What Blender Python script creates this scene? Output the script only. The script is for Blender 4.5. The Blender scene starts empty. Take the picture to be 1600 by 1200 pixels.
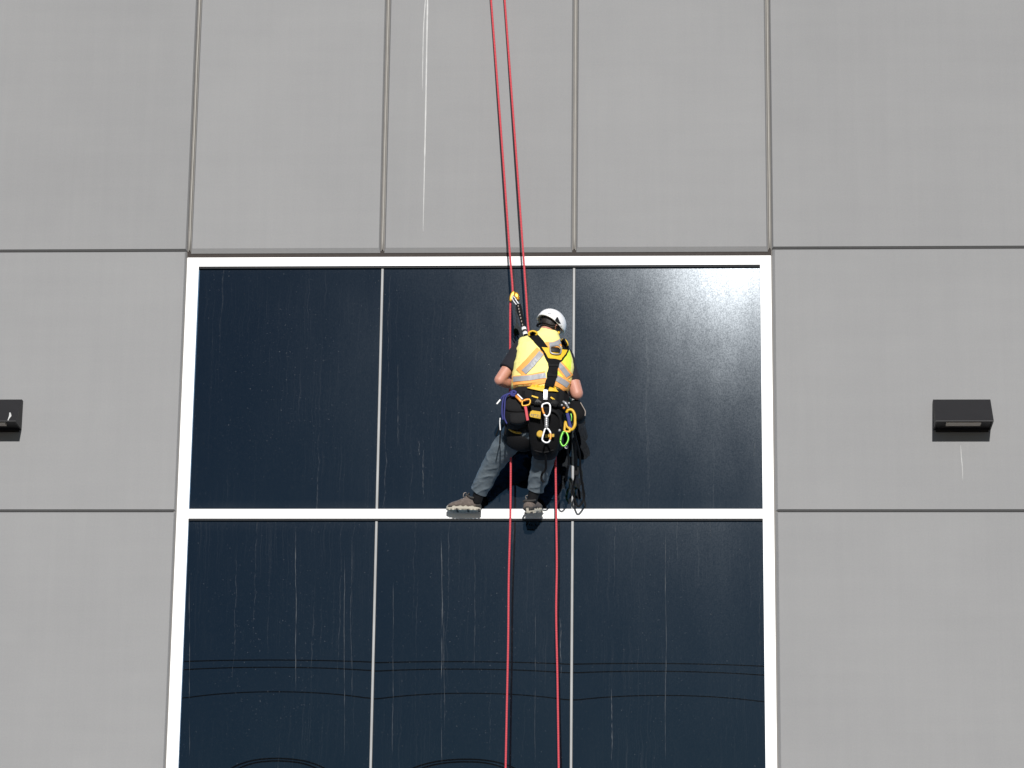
import bpy, bmesh, math, random
from mathutils import Vector, Matrix, noise
from mathutils.bvhtree import BVHTree
random.seed(7)
R = math.radians
scene = bpy.context.scene
col = scene.collection

# ------------------------------------------------------------------ camera
F, PITCH, YAW, ROLL = 5088.0, 0.29013665, 0.04809505, -0.01188163   # focal length in pixels of a 1600 px wide picture
CAM = Vector((0, -26.9, 1.6))
rot = (Matrix.Rotation(YAW, 3, 'Z') @ Matrix.Rotation(PITCH, 3, 'X') @ Matrix.Rotation(ROLL, 3, 'Y'))
cd = bpy.data.cameras.new('camera')
cam = bpy.data.objects.new('camera', cd); col.objects.link(cam)
cd.sensor_fit = 'HORIZONTAL'; cd.sensor_width = 36.0; cd.lens = 36.0 * F / 1600.0
cd.clip_start = 0.1; cd.clip_end = 3000
cr, cf, cu = rot.col[0], rot.col[1], rot.col[2]
mw = Matrix(((cr.x, cu.x, -cf.x, CAM.x), (cr.y, cu.y, -cf.y, CAM.y), (cr.z, cu.z, -cf.z, CAM.z), (0, 0, 0, 1)))
cam.matrix_world = mw
scene.camera = cam

# ------------------------------------------------------------------ sky and sun
SUN_EL, SUN_AZ = R(20.5), R(2.7)       # the sun stands behind the viewer, a little to the right
world = bpy.data.worlds.new('World'); scene.world = world; world.use_nodes = True
wn = world.node_tree.nodes; wl = world.node_tree.links
sky = wn.new('ShaderNodeTexSky'); sky.sky_type = 'NISHITA'; sky.sun_disc = False
sky.sun_elevation = SUN_EL; sky.sun_rotation = math.pi - SUN_AZ
sky.air_density = 1.0; sky.dust_density = 0.3; sky.ozone_density = 2.0
wl.new(sky.outputs[0], wn['Background'].inputs[0]); wn['Background'].inputs[1].default_value = 0.05
sd = bpy.data.lights.new('sun', 'SUN'); sd.energy = 5.0; sd.angle = R(0.5); sd.color = (1.0, 0.975, 0.95)
sun = bpy.data.objects.new('sun', sd); col.objects.link(sun)
to_sun = Vector((math.sin(SUN_AZ) * math.cos(SUN_EL), -math.cos(SUN_AZ) * math.cos(SUN_EL), math.sin(SUN_EL)))
sun.rotation_euler = to_sun.to_track_quat('Z', 'Y').to_euler()
scene.view_settings.view_transform = 'Standard'; scene.view_settings.look = 'None'
scene.view_settings.exposure = -0.18; scene.view_settings.gamma = 1.0
scene.view_settings.use_curve_mapping = False

# ------------------------------------------------------------------ helpers
def P(px, py, d=0.0):
    """pixel of the photograph -> the point of its sight line standing d metres out from the wall plane y = 0"""
    v = rot @ Vector(((px - 800) / F, 1.0, (600 - py) / F))
    return CAM + v * ((-d - CAM.y) / v.y)
def mirrored(px, py, out):
    """the point, out metres in front of the glass, whose mirror image stands behind that pixel"""
    q = P(px, py, -out); return Vector((q.x, -out, q.z))
PXM = 1 / 180.0                                        # metres per photo pixel at the wall
def lin(r, g, b):
    return tuple(((c / 255) / 12.92 if c / 255 <= 0.04045 else ((c / 255 + 0.055) / 1.055) ** 2.4) for c in (r, g, b))
def new_mat(name):
    m = bpy.data.materials.new(name); m.use_nodes = True
    return m, m.node_tree.nodes, m.node_tree.links
def mat(name, c, rough=0.6, metal=0.0, var=0.12, scale=30.0, bump=0.0, bscale=120.0, spec=0.5, stretch=(1, 1, 1)):
    m, n, l = new_mat(name); b = n['Principled BSDF']
    tc = n.new('ShaderNodeTexCoord'); mp = n.new('ShaderNodeMapping'); mp.inputs['Scale'].default_value = stretch
    l.new(tc.outputs['Object'], mp.inputs[0])
    t = n.new('ShaderNodeTexNoise'); t.inputs['Scale'].default_value = scale; t.inputs['Detail'].default_value = 5
    l.new(mp.outputs[0], t.inputs[0])
    mx = n.new('ShaderNodeMix'); mx.data_type = 'RGBA'
    mx.inputs[6].default_value = (*[x * (1 - var) for x in c], 1); mx.inputs[7].default_value = (*[min(1, x * (1 + var)) for x in c], 1)
    l.new(t.outputs[0], mx.inputs[0]); l.new(mx.outputs[2], b.inputs['Base Color'])
    b.inputs['Roughness'].default_value = rough; b.inputs['Metallic'].default_value = metal
    b.inputs['Specular IOR Level'].default_value = spec
    if bump:
        t2 = n.new('ShaderNodeTexNoise'); t2.inputs['Scale'].default_value = bscale; t2.inputs['Detail'].default_value = 4
        l.new(mp.outputs[0], t2.inputs[0])
        bp = n.new('ShaderNodeBump'); bp.inputs['Strength'].default_value = bump; bp.inputs['Distance'].default_value = 0.004
        l.new(t2.outputs[0], bp.inputs['Height']); l.new(bp.outputs[0], b.inputs['Normal'])
    return m
def tag(o, label=None, cat=None, group=None, kind=None):
    if label: o['label'] = label
    if cat: o['category'] = cat
    if group: o['group'] = group
    if kind: o['kind'] = kind
    return o
def mesh_obj(name, verts, faces, m, parent=None, smooth=False, origin=None):
    me = bpy.data.meshes.new(name)
    og = Vector(origin) if origin is not None else Vector((0, 0, 0))
    if parent is not None and origin is None: og = parent.matrix_world.translation.copy() if False else og
    me.from_pydata([tuple(Vector(v) - og) for v in verts], [], faces)
    bm = bmesh.new(); bm.from_mesh(me); bmesh.ops.recalc_face_normals(bm, faces=bm.faces); bm.to_mesh(me); bm.free()
    if smooth: me.polygons.foreach_set('use_smooth', [True] * len(me.polygons))
    me.materials.append(m)
    o = bpy.data.objects.new(name, me); col.objects.link(o); o.location = og
    if parent is not None: adopt(o, parent)
    return o
WLOC = {}
def adopt(o, parent):
    o.parent = parent
    base = Vector((0, 0, 0)); p = parent
    while p is not None: base += p.location; p = p.parent
    o.location = Vector(o.location) - base
def empty(name, loc):
    o = bpy.data.objects.new(name, None); col.objects.link(o); o.location = loc; o.empty_display_size = 0.2
    return o
def join_geo(*gs):
    V, Fc = [], []
    for v, f in gs:
        k = len(V); V += list(v); Fc += [tuple(i + k for i in q) for q in f]
    return V, Fc
def box(x0, x1, y0, y1, z0, z1):
    v = [(x, y, z) for z in (z0, z1) for y in (y0, y1) for x in (x0, x1)]
    return v, [(0, 1, 3, 2), (4, 6, 7, 5), (0, 4, 5, 1), (2, 3, 7, 6), (0, 2, 6, 4), (1, 5, 7, 3)]
def catmull(pts, k=6):
    pts = [Vector(p) for p in pts]
    if len(pts) < 3 or k <= 1: return pts
    out = []
    for i in range(len(pts) - 1):
        a = pts[max(i - 1, 0)]; b = pts[i]; c = pts[i + 1]; d = pts[min(i + 2, len(pts) - 1)]
        for j in range(k):
            t = j / k
            out.append(0.5 * ((2 * b) + (c - a) * t + (2 * a - 5 * b + 4 * c - d) * t * t + (3 * b - a - 3 * c + d) * t ** 3))
    out.append(pts[-1]); return out
def lerp_list(vals, n):
    out = []
    for i in range(n):
        t = i / (n - 1) * (len(vals) - 1); k = min(int(t), len(vals) - 2)
        out.append(vals[k] + (vals[k + 1] - vals[k]) * (t - k))
    return out
def tube(pts, rad, n=10, k=6, closed=False, flat=1.0, flatdir=None):
    """a round (or flattened) tube along a smooth path; rad is a number or a list along the path"""
    if closed:
        pts = [Vector(p) for p in pts]; m = len(pts); q = []
        for i in range(m):
            a, b, c, d = pts[i - 1], pts[i], pts[(i + 1) % m], pts[(i + 2) % m]
            for j in range(k):
                t = j / k
                q.append(0.5 * ((2 * b) + (c - a) * t + (2 * a - 5 * b + 4 * c - d) * t * t + (3 * b - a - 3 * c + d) * t ** 3))
        pts = q
    else: pts = catmull(pts, k)
    N = len(pts)
    rs = [rad] * N if not isinstance(rad, (list, tuple)) else lerp_list(list(rad), N)
    V, Fc = [], []; up = None
    for i in range(N):
        a = pts[i - 1] if (closed or i > 0) else pts[i]; b = pts[(i + 1) % N] if (closed or i < N - 1) else pts[i]
        t = (b - a).normalized()
        if up is None:
            g = Vector(flatdir) if flatdir is not None else (Vector((0, 1, 0)) if abs(t.y) < 0.9 else Vector((1, 0, 0)))
            up = (g - t * g.dot(t)).normalized()
        else:
            g = Vector(flatdir) if flatdir is not None else up
            w = g - t * g.dot(t); up = w.normalized() if w.length > 1e-4 else up
        s = t.cross(up)
        for j in range(n):
            an = 2 * math.pi * j / n
            V.append(pts[i] + up * (math.cos(an) * rs[i] * flat) + s * (math.sin(an) * rs[i]))
    M = N if closed else N - 1
    for i in range(M):
        for j in range(n):
            a, b = i * n + j, i * n + (j + 1) % n; c, d = ((i + 1) % N) * n + (j + 1) % n, ((i + 1) % N) * n + j
            Fc.append((a, b, c, d))
    if not closed:
        V.append(pts[0]); V.append(pts[-1]); e0, e1 = len(V) - 2, len(V) - 1
        for j in range(n):
            Fc.append((e0, (j + 1) % n, j)); Fc.append((e1, (N - 1) * n + j, (N - 1) * n + (j + 1) % n))
    return V, Fc
def loft(rings, cap=True):
    """rings: lists of equally many points"""
    V = [Vector(p) for r in rings for p in r]; n = len(rings[0]); Fc = []
    for i in range(len(rings) - 1):
        for j in range(n):
            Fc.append((i * n + j, i * n + (j + 1) % n, (i + 1) * n + (j + 1) % n, (i + 1) * n + j))
    if cap:
        for e, r in ((0, rings[0]), (len(rings) - 1, rings[-1])):
            c = sum((Vector(p) for p in r), Vector()) / n; V.append(c); k = len(V) - 1
            for j in range(n):
                Fc.append((k, e * n + j, e * n + (j + 1) % n))
    return V, Fc
def ering(c, ax, ay, n=24, sq=1.0):
    out = []
    for j in range(n):
        a = 2 * math.pi * j / n; ca, sa = math.cos(a), math.sin(a)
        x = math.copysign(abs(ca) ** sq, ca); y = math.copysign(abs(sa) ** sq, sa)
        out.append(Vector(c) + Vector(ax) * x + Vector(ay) * y)
    return out
def prism(outline, d0, d1, inset=0.0, dome=0.0):
    """outline: world points in a plane roughly parallel to the wall; runs from d0 to d1 metres out, front edge inset and rounded"""
    pts = [Vector(p) for p in outline]; c = sum(pts, Vector()) / len(pts)
    def ring(y, s):
        out = []
        for p in pts:
            q = c + (p - c) * s; out.append(Vector((q.x, -y, q.z)))
        return out
    size = max((p - c).length for p in pts); s = 1 - inset / size
    dd = d1 - d0
    return loft([ring(d0, s), ring(d0 + dd * 0.15, 1), ring(d1 - dd * 0.3, 1), ring(d1 - dd * 0.08, 1 - 0.35 * (1 - s)), ring(d1 + dome * 0.5, s), ring(d1 + dome, s * 0.5)])
def remeshed(geo, voxel, iters=4, fac=0.5):
    me = bpy.data.meshes.new('tmp'); me.from_pydata([tuple(v) for v in geo[0]], [], geo[1])
    bm = bmesh.new(); bm.from_mesh(me); bmesh.ops.recalc_face_normals(bm, faces=bm.faces); bm.to_mesh(me); bm.free()
    o = bpy.data.objects.new('tmp', me); col.objects.link(o)
    r = o.modifiers.new('r', 'REMESH'); r.mode = 'VOXEL'; r.voxel_size = voxel
    s = o.modifiers.new('s', 'SMOOTH'); s.iterations = iters; s.factor = fac
    dg = bpy.context.evaluated_depsgraph_get()
    m2 = bpy.data.meshes.new_from_object(o.evaluated_get(dg))
    bpy.data.objects.remove(o); bpy.data.meshes.remove(me)
    return m2
def link_mesh(name, me, m, parent=None, smooth=True):
    me.name = name; me.materials.clear(); me.materials.append(m)
    if smooth: me.polygons.foreach_set('use_smooth', [True] * len(me.polygons))
    o = bpy.data.objects.new(name, me); col.objects.link(o)
    if parent is not None: adopt(o, parent)
    return o
def displace(me, fn):
    ns = [v.normal.copy() for v in me.vertices]
    for v, nn in zip(me.vertices, ns): v.co += nn * fn(v.co)
    me.update()

# ------------------------------------------------------------------ materials of the setting
def wall_material():
    m, n, l = new_mat('grey_painted_concrete'); b = n['Principled BSDF']
    tc = n.new('ShaderNodeTexCoord'); oi = n.new('ShaderNodeObjectInfo')
    def nz(sc, st, det=4, rough=0.5):
        mp = n.new('ShaderNodeMapping'); mp.inputs['Scale'].default_value = st
        ad = n.new('ShaderNodeVectorMath'); ad.operation = 'ADD'
        cb = n.new('ShaderNodeCombineXYZ'); mu = n.new('ShaderNodeMath'); mu.operation = 'MULTIPLY'; mu.inputs[1].default_value = 37.0
        l.new(oi.outputs['Random'], mu.inputs[0]); l.new(mu.outputs[0], cb.inputs[0]); l.new(mu.outputs[0], cb.inputs[2])
        l.new(tc.outputs['Object'], ad.inputs[0]); l.new(cb.outputs[0], ad.inputs[1]); l.new(ad.outputs[0], mp.inputs[0])
        t = n.new('ShaderNodeTexNoise'); t.inputs['Scale'].default_value = sc; t.inputs['Detail'].default_value = det; t.inputs['Roughness'].default_value = rough
        l.new(mp.outputs[0], t.inputs[0]); return t.outputs[0]
    def mixv(a, bb, f):
        x = n.new('ShaderNodeMix'); x.data_type = 'FLOAT'; x.inputs[0].default_value = f
        l.new(a, x.inputs[2]); l.new(bb, x.inputs[3]); return x.outputs[0]
    big = nz(0.8, (1, 1, 1), 5, 0.6); vert = nz(1.0, (14, 1, 0.5), 6, 0.65); hor = nz(1.0, (0.6, 1, 9), 4, 0.6); fine = nz(70, (1, 1, 1), 3)
    v = mixv(mixv(mixv(big, vert, 0.3), hor, 0.2), fine, 0.25)
    rp = n.new('ShaderNodeValToRGB'); rp.color_ramp.elements[0].position = 0.32; rp.color_ramp.elements[1].position = 0.68
    rp.color_ramp.elements[0].color = (0.248, 0.2485, 0.251, 1); rp.color_ramp.elements[1].color = (0.292, 0.292, 0.292, 1)
    l.new(v, rp.inputs[0])
    # every panel was painted a shade apart
    hs = n.new('ShaderNodeHueSaturation'); mr = n.new('ShaderNodeMapRange'); mr.inputs[3].default_value = 0.97; mr.inputs[4].default_value = 1.03
    l.new(oi.outputs['Random'], mr.inputs[0]); l.new(mr.outputs[0], hs.inputs['Value']); l.new(rp.outputs[0], hs.inputs['Color'])
    l.new(hs.outputs[0], b.inputs['Base Color']); b.inputs['Roughness'].default_value = 0.85; b.inputs['Specular IOR Level'].default_value = 0.25
    bp = n.new('ShaderNodeBump'); bp.inputs['Strength'].default_value = 0.25; bp.inputs['Distance'].default_value = 0.004
    l.new(mixv(fine, vert, 0.5), bp.inputs['Height']); l.new(bp.outputs[0], b.inputs['Normal'])
    return m
def glass_material():
    m, n, l = new_mat('dusty_tinted_glass')
    for q in list(n):
        if q.type == 'BSDF_PRINCIPLED': n.remove(q)
    out = [q for q in n if q.type == 'OUTPUT_MATERIAL'][0]
    tc = n.new('ShaderNodeTexCoord'); oi = n.new('ShaderNodeObjectInfo')
    cb = n.new('ShaderNodeCombineXYZ'); mu = n.new('ShaderNodeMath'); mu.operation = 'MULTIPLY'; mu.inputs[1].default_value = 53.0
    l.new(oi.outputs['Random'], mu.inputs[0]); l.new(mu.outputs[0], cb.inputs[0]); l.new(mu.outputs[0], cb.inputs[2])
    ad = n.new('ShaderNodeVectorMath'); ad.operation = 'ADD'; l.new(tc.outputs['Object'], ad.inputs[0]); l.new(cb.outputs[0], ad.inputs[1])
    def nz(sc, st, det=3, rough=0.5, src=None, dist=0.0):
        mp = n.new('ShaderNodeMapping'); mp.inputs['Scale'].default_value = st; l.new(src or ad.outputs[0], mp.inputs[0])
        t = n.new('ShaderNodeTexNoise'); t.inputs['Scale'].default_value = sc; t.inputs['Detail'].default_value = det
        t.inputs['Roughness'].default_value = rough; t.inputs['Distortion'].default_value = dist
        l.new(mp.outputs[0], t.inputs[0]); return t.outputs[0]
    def rng(a, lo, hi, o0=0.0, o1=1.0):
        x = n.new('ShaderNodeMapRange'); x.inputs[1].default_value = lo; x.inputs[2].default_value = hi
        x.inputs[3].default_value = o0; x.inputs[4].default_value = o1; l.new(a, x.inputs[0]); return x.outputs[0]
    def mth(op, a, b):
        x = n.new('ShaderNodeMath'); x.operation = op
        for i, q in enumerate((a, b)):
            if isinstance(q, float): x.inputs[i].default_value = q
            else: l.new(q, x.inputs[i])
        return x.outputs[0]
    fres = n.new('ShaderNodeFresnel'); fres.inputs[0].default_value = 1.66
    base = n.new('ShaderNodeBsdfDiffuse'); base.inputs[0].default_value = (0.0012, 0.0018, 0.003, 1)
    gl = n.new('ShaderNodeBsdfGlossy'); gl.inputs['Roughness'].default_value = 0.0; gl.inputs[0].default_value = (0.27, 0.60, 1.0, 1)
    hz = n.new('ShaderNodeBsdfGlossy'); hz.inputs['Roughness'].default_value = 0.118; hz.inputs[0].default_value = (0.85, 0.93, 1, 1)
    ds = n.new('ShaderNodeBsdfDiffuse'); ds.inputs[0].default_value = (0.42, 0.43, 0.44, 1)
    m1 = n.new('ShaderNodeMixShader'); l.new(fres.outputs[0], m1.inputs[0]); l.new(base.outputs[0], m1.inputs[1]); l.new(gl.outputs[0], m1.inputs[2])
    # fine film that glints round the sun's reflection
    grain = nz(95, (1.4, 1, 1), 3, 0.7); film = nz(2.2, (1.6, 1, 0.6), 4, 0.6)
    hzf = mth('MULTIPLY', mth('MULTIPLY', rng(grain, 0.36, 0.66, 0.6, 1.4), rng(film, 0.3, 0.7, 0.75, 1.15)), 0.0050)
    m2 = n.new('ShaderNodeMixShader'); l.new(hzf, m2.inputs[0]); l.new(m1.outputs[0], m2.inputs[1]); l.new(hz.outputs[0], m2.inputs[2])
    # dust: thin runs of dried water, specks, a line of dirt at the foot of the pane
    wob = nz(5.0, (0.3, 1, 1), 3)
    cw = n.new('ShaderNodeCombineXYZ'); l.new(rng(wob, 0.0, 1.0, -0.03, 0.03), cw.inputs[0])
    aw = n.new('ShaderNodeVectorMath'); aw.operation = 'ADD'; l.new(ad.outputs[0], aw.inputs[0]); l.new(cw.outputs[0], aw.inputs[1])
    s1 = rng(nz(1.0, (46, 1, 0.28), 2, 0.5, aw.outputs[0]), 0.66, 0.76)
    s2 = rng(nz(1.0, (130, 1, 1.2), 2, 0.5, aw.outputs[0]), 0.56, 0.76)
    gate = rng(nz(1.4, (1.2, 1, 0.7), 3), 0.42, 0.66)
    brk = rng(nz(60, (1, 1, 0.35), 3), 0.35, 0.65)
    runs = mth('ADD', mth('MULTIPLY', mth('MULTIPLY', mth('MULTIPLY', s1, brk), rng(nz(0.9, (1.6, 1, 0.35), 2), 0.40, 0.62, 0.15, 1.0)), 0.20), mth('MULTIPLY', mth('MULTIPLY', s2, gate), 0.035))
    spk = mth('MULTIPLY', rng(nz(62, (1, 1, 1), 2, 0.6), 0.685, 0.76), 0.16)
    spk2 = mth('MULTIPLY', rng(nz(140, (1, 1, 1), 2, 0.6), 0.55, 0.75), 0.018)
    sp = n.new('ShaderNodeSeparateXYZ'); l.new(tc.outputs['Object'], sp.inputs[0])
    foot = mth('MULTIPLY', mth('MULTIPLY', rng(sp.outputs[2], -1.0, -1.16), rng(film, 0.3, 0.7, 0.3, 1.0)), 0.035)
    head = mth('MULTIPLY', mth('MULTIPLY', rng(sp.outputs[2], 1.04, 1.15), rng(grain, 0.4, 0.7, 0.2, 1.2)), 0.02)
    tot = mth('ADD', mth('ADD', mth('ADD', runs, spk), mth('ADD', spk2, foot)), mth('ADD', head, 0.001))
    m3 = n.new('ShaderNodeMixShader'); l.new(tot, m3.inputs[0]); l.new(m2.outputs[0], m3.inputs[1]); l.new(ds.outputs[0], m3.inputs[2])
    l.new(m3.outputs[0], out.inputs[0])
    return m
def rope_material(name, a, bcol):
    m, n, l = new_mat(name); b = n['Principled BSDF']
    tc = n.new('ShaderNodeTexCoord'); w = n.new('ShaderNodeTexWave'); w.bands_direction = 'Z'; w.inputs['Scale'].default_value = 22; w.inputs['Distortion'].default_value = 3
    l.new(tc.outputs['Object'], w.inputs[0]); mx = n.new('ShaderNodeMix'); mx.data_type = 'RGBA'
    mx.inputs[6].default_value = (*a, 1); mx.inputs[7].default_value = (*bcol, 1); l.new(w.outputs[1], mx.inputs[0]); l.new(mx.outputs[2], b.inputs['Base Color'])
    b.inputs['Roughness'].default_value = 0.75
    bp = n.new('ShaderNodeBump'); bp.inputs['Strength'].default_value = 0.4; bp.inputs['Distance'].default_value = 0.003
    l.new(w.outputs[1], bp.inputs['Height']); l.new(bp.outputs[0], b.inputs['Normal']); return m

M = {}
M['wall'] = wall_material(); M['glass'] = glass_material()
M['sealant'] = mat('joint_sealant', (0.19, 0.18, 0.168), 0.7, var=0.25, scale=6, bump=0.3)
M['bead'] = mat('pale_sealant_bead', (0.34, 0.325, 0.295), 0.6, var=0.25, scale=4)
M['dark_seal'] = mat('dark_brown_sealant', (0.035, 0.027, 0.023), 0.8, var=0.3)
M['frame'] = mat('white_coated_aluminium', (0.86, 0.855, 0.84), 0.45, var=0.03, scale=3)
M['gasket'] = mat('black_rubber', (0.012, 0.012, 0.012), 0.7)
M['mullion'] = mat('silver_silicone', (0.26, 0.265, 0.265), 0.5, var=0.4, scale=9, stretch=(1, 1, 0.4))
M['asphalt'] = mat('asphalt', (0.05, 0.05, 0.052), 0.9, var=0.3, scale=3, bump=0.6, bscale=60)
M['pavement'] = mat('pavement_concrete', (0.25, 0.245, 0.235), 0.9, var=0.12, scale=2, bump=0.3)
M['roof'] = mat('roof_membrane', (0.22, 0.22, 0.22), 0.9)
M['drip'] = mat('white_run', (0.56, 0.56, 0.55), 0.8, var=0.2, scale=18)
M['lampbody'] = mat('charcoal_lamp_paint', (0.011, 0.0105, 0.012), 0.6, var=0.15, scale=8, bump=0.15, bscale=300)
M['lens'] = mat('lamp_lens', (0.55, 0.50, 0.44), 0.3, var=0.1)
M['wire'] = mat('black_cable', (0.012, 0.012, 0.013), 0.6)
M['wood'] = mat('weathered_pole', (0.14, 0.10, 0.07), 0.9, var=0.3, scale=6, stretch=(1, 1, 0.1))
M['ceramic'] = mat('insulator_ceramic', (0.2, 0.12, 0.09), 0.3)
M['rope'] = rope_material('red_rope_sheath', lin(214, 80, 86), lin(176, 54, 66))

# ------------------------------------------------------------------ ground
def sheet(name, x0, x1, y0, y1, z, m):
    return tag(mesh_obj(name, [(x0, y0, z), (x1, y0, z), (x1, y1, z), (x0, y1, z)], [(0, 1, 2, 3)], m), kind='structure')
sheet('ground', -900, 900, -900, 900, 0.0, M['asphalt'])
tag(mesh_obj('pavement', *box(-30, 30, -3.2, -0.02, 0.004, 0.13), M['pavement']), kind='structure')

# ------------------------------------------------------------------ building: panels, joints, window
XL, X1, X2, XR = -4.15, -2.447, -0.766, 0.94      # joint and mullion lines
ZT, ZJ = 10.87, 8.51                              # the two horizontal joints in view
FL, FR = -4.16, 0.948                             # outer edges of the window frame
IL, IR = -4.058, 0.853                            # inner edges
FT, FB = 10.808, 1.40
bld = tag(empty('office_building', (-1.6, 0, 0)), 'grey panelled office building with one tall window framed in white', 'building')
def panel(x0, x1, z0, z1, c=(0.018, 0.018, 0.018, 0.018), g=(0.012, 0.012, 0.006, 0.006)):
    """c, g: chamfer and half gap at left, right, bottom, top"""
    a0, a1, b0, b1 = x0 + g[0], x1 - g[1], z0 + g[2], z1 - g[3]
    D = 0.16
    o = [(a0, a1, b0, b1, D), (a0, a1, b0, b1, 0.024), (a0 + c[0], a1 - c[1], b0 + c[2], b1 - c[3], 0.0)]
    V, Fc = [], []
    for (p, q, r, s, y) in o: V += [(p, y, r), (q, y, r), (q, y, s), (p, y, s)]
    for k in range(2):
        for j in range(4): Fc.append((k * 4 + j, k * 4 + (j + 1) % 4, k * 4 + 4 + (j + 1) % 4, k * 4 + 4 + j))
    Fc += [(8, 9, 10, 11), (3, 2, 1, 0)]
    return mesh_obj('wall_panel', V, Fc, M['wall'], bld, origin=((x0 + x1) / 2, 0, (z0 + z1) / 2))
H = (0.012, 0.012)
ROWS = [(0.13, 3.79), (3.79, 6.15), (6.15, ZJ), (ZJ, ZT), (ZT, 15.4)]
TOP = 15.4
cvv = 0.012; cr_ = 0.022
for (x0, x1, side) in ((-10.93, -7.54, 'o'), (-7.54, XL, 'L'), (XR, 4.33, 'R'), (4.33, 7.72, 'o')):
    for (z0, z1) in ROWS:
        c = [cvv, cvv, 0.012, 0.014]; g = [0.018, 0.018, 0.0035, 0.0035]
        win = z0 < ZT - 1 and z1 > FB
        if side == 'L' and win: c[1] = 0.014; g[1] = 0.020
        if side == 'R' and win: c[0] = 0.022; g[0] = 0.020
        p = panel(x0, x1, z0, z1, c, g)
panels = {}
for i, (x0, x1) in enumerate(((XL, X1), (X1, X2), (X2, XR))):
    panels[i] = panel(x0, x1, ZT, TOP, (cvv, cvv, 0.040, 0.012), (0.018, 0.018, -0.022, 0.005))
    panel(x0, x1, 0.13, 1.37, (cvv, cvv, 0.014, 0.012), (0.011, 0.011, 0.005, 0.005))
# core of the wall behind the joints, round the opening
core = join_geo(box(-10.9, FL - 0.001, 0.05, 0.5, 0.13, TOP), box(FR + 0.001, 7.7, 0.05, 0.5, 0.13, TOP),
                box(FL - 0.001, FR + 0.001, 0.052, 0.5, FT + 0.03, TOP), box(FL - 0.001, FR + 0.001, 0.052, 0.5, 0.13, FB - 0.02))
mesh_obj('wall_core', *core, M['sealant'], bld)
mesh_obj('roof', *box(-10.9, 7.7, 0.5, 12.0, 14.7, 14.9), M['roof'], bld)
mesh_obj('parapet_cap', *box(-10.95, 7.75, -0.03, 0.53, TOP, TOP + 0.06), M['frame'], bld)
mesh_obj('back_wall', *join_geo(box(-10.9, 7.7, 11.7, 12.0, 0.13, 14.7), box(-10.9, -10.6, 0.5, 11.7, 0.13, 14.7), box(7.4, 7.7, 0.5, 11.7, 0.13, 14.7)), M['wall'], bld)
# sealant beads run down the vertical joints above the window
for x in (XL, X1, X2, XR):
    pts = [(x + 0.0025 * noise.noise(Vector((x, 0, z * 1.7))), 0.034 + 0.004 * noise.noise(Vector((x + 9, 0, z * 2.3))), z) for z in [ZT + 0.01 + i * 0.2265 for i in range(20)] + [TOP - 0.02]]
    mesh_obj('sealant_bead', *tube(pts, 0.007, 8, 2), M['bead'], bld, smooth=True)
# dark sealant over the head of the frame
mesh_obj('head_sealant', *box(FL - 0.004, FR + 0.004, 0.030, 0.06, FT - 0.002, ZT + 0.0), M['dark_seal'], bld)
for x in (FL - 0.014, FR + 0.014):
    mesh_obj('jamb_sealant', *box(x - 0.015, x + 0.015, 0.026, 0.06, FB - 0.02, FT), M['sealant'], bld)
# pale runs on the concrete
def run_mark(px, parent, wid, d=0.0035, m=None):
    pts = [P(*p) for p in px]; V, Fc = [], []
    pts = catmull(pts, 8); N = len(pts)
    for i, p in enumerate(pts):
        t = i / (N - 1); w = wid * PXM * 0.5 * (0.25 + 0.75 * math.sin(math.pi * min(1, 0.12 + t * 0.9)) ** 0.5) * (0.75 + 0.5 * abs(noise.noise(Vector((p.z * 9, wid, 0)))))
        V += [(p.x - w, -0.0006, p.z), (p.x, -d, p.z), (p.x + w, -0.0006, p.z)]
    for i in range(N - 1):
        a = i * 3; Fc += [(a, a + 1, a + 4, a + 3), (a + 1, a + 2, a + 5, a + 4)]
    return mesh_obj('paint_run', V, Fc, m or M['drip'], parent)
run_mark([(668, -60), (668, 0), (667, 60), (665, 180), (663, 270), (661, 362)], panels[1], 2.6)
run_mark([(667, -60), (666, -20), (662, 40), (660.5, 100), (660, 144)], panels[1], 1.8)
rp_ = [o for o in bld.children if o.name.startswith('wall_panel')]
def panel_at(x, z):
    for o in rp_:
        wx, wz = o.location.x + bld.location.x, o.location.z
        xs = [v.co.x for v in o.data.vertices]; zs = [v.co.z for v in o.data.vertices]
        if wx + min(xs) < x < wx + max(xs) and wz + min(zs) < z < wz + max(zs): return o
q = P(1503, 720)
run_mark([(1501, 696), (1502, 712), (1504, 735), (1504, 752)], panel_at(q.x, q.z), 1.4)

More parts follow.
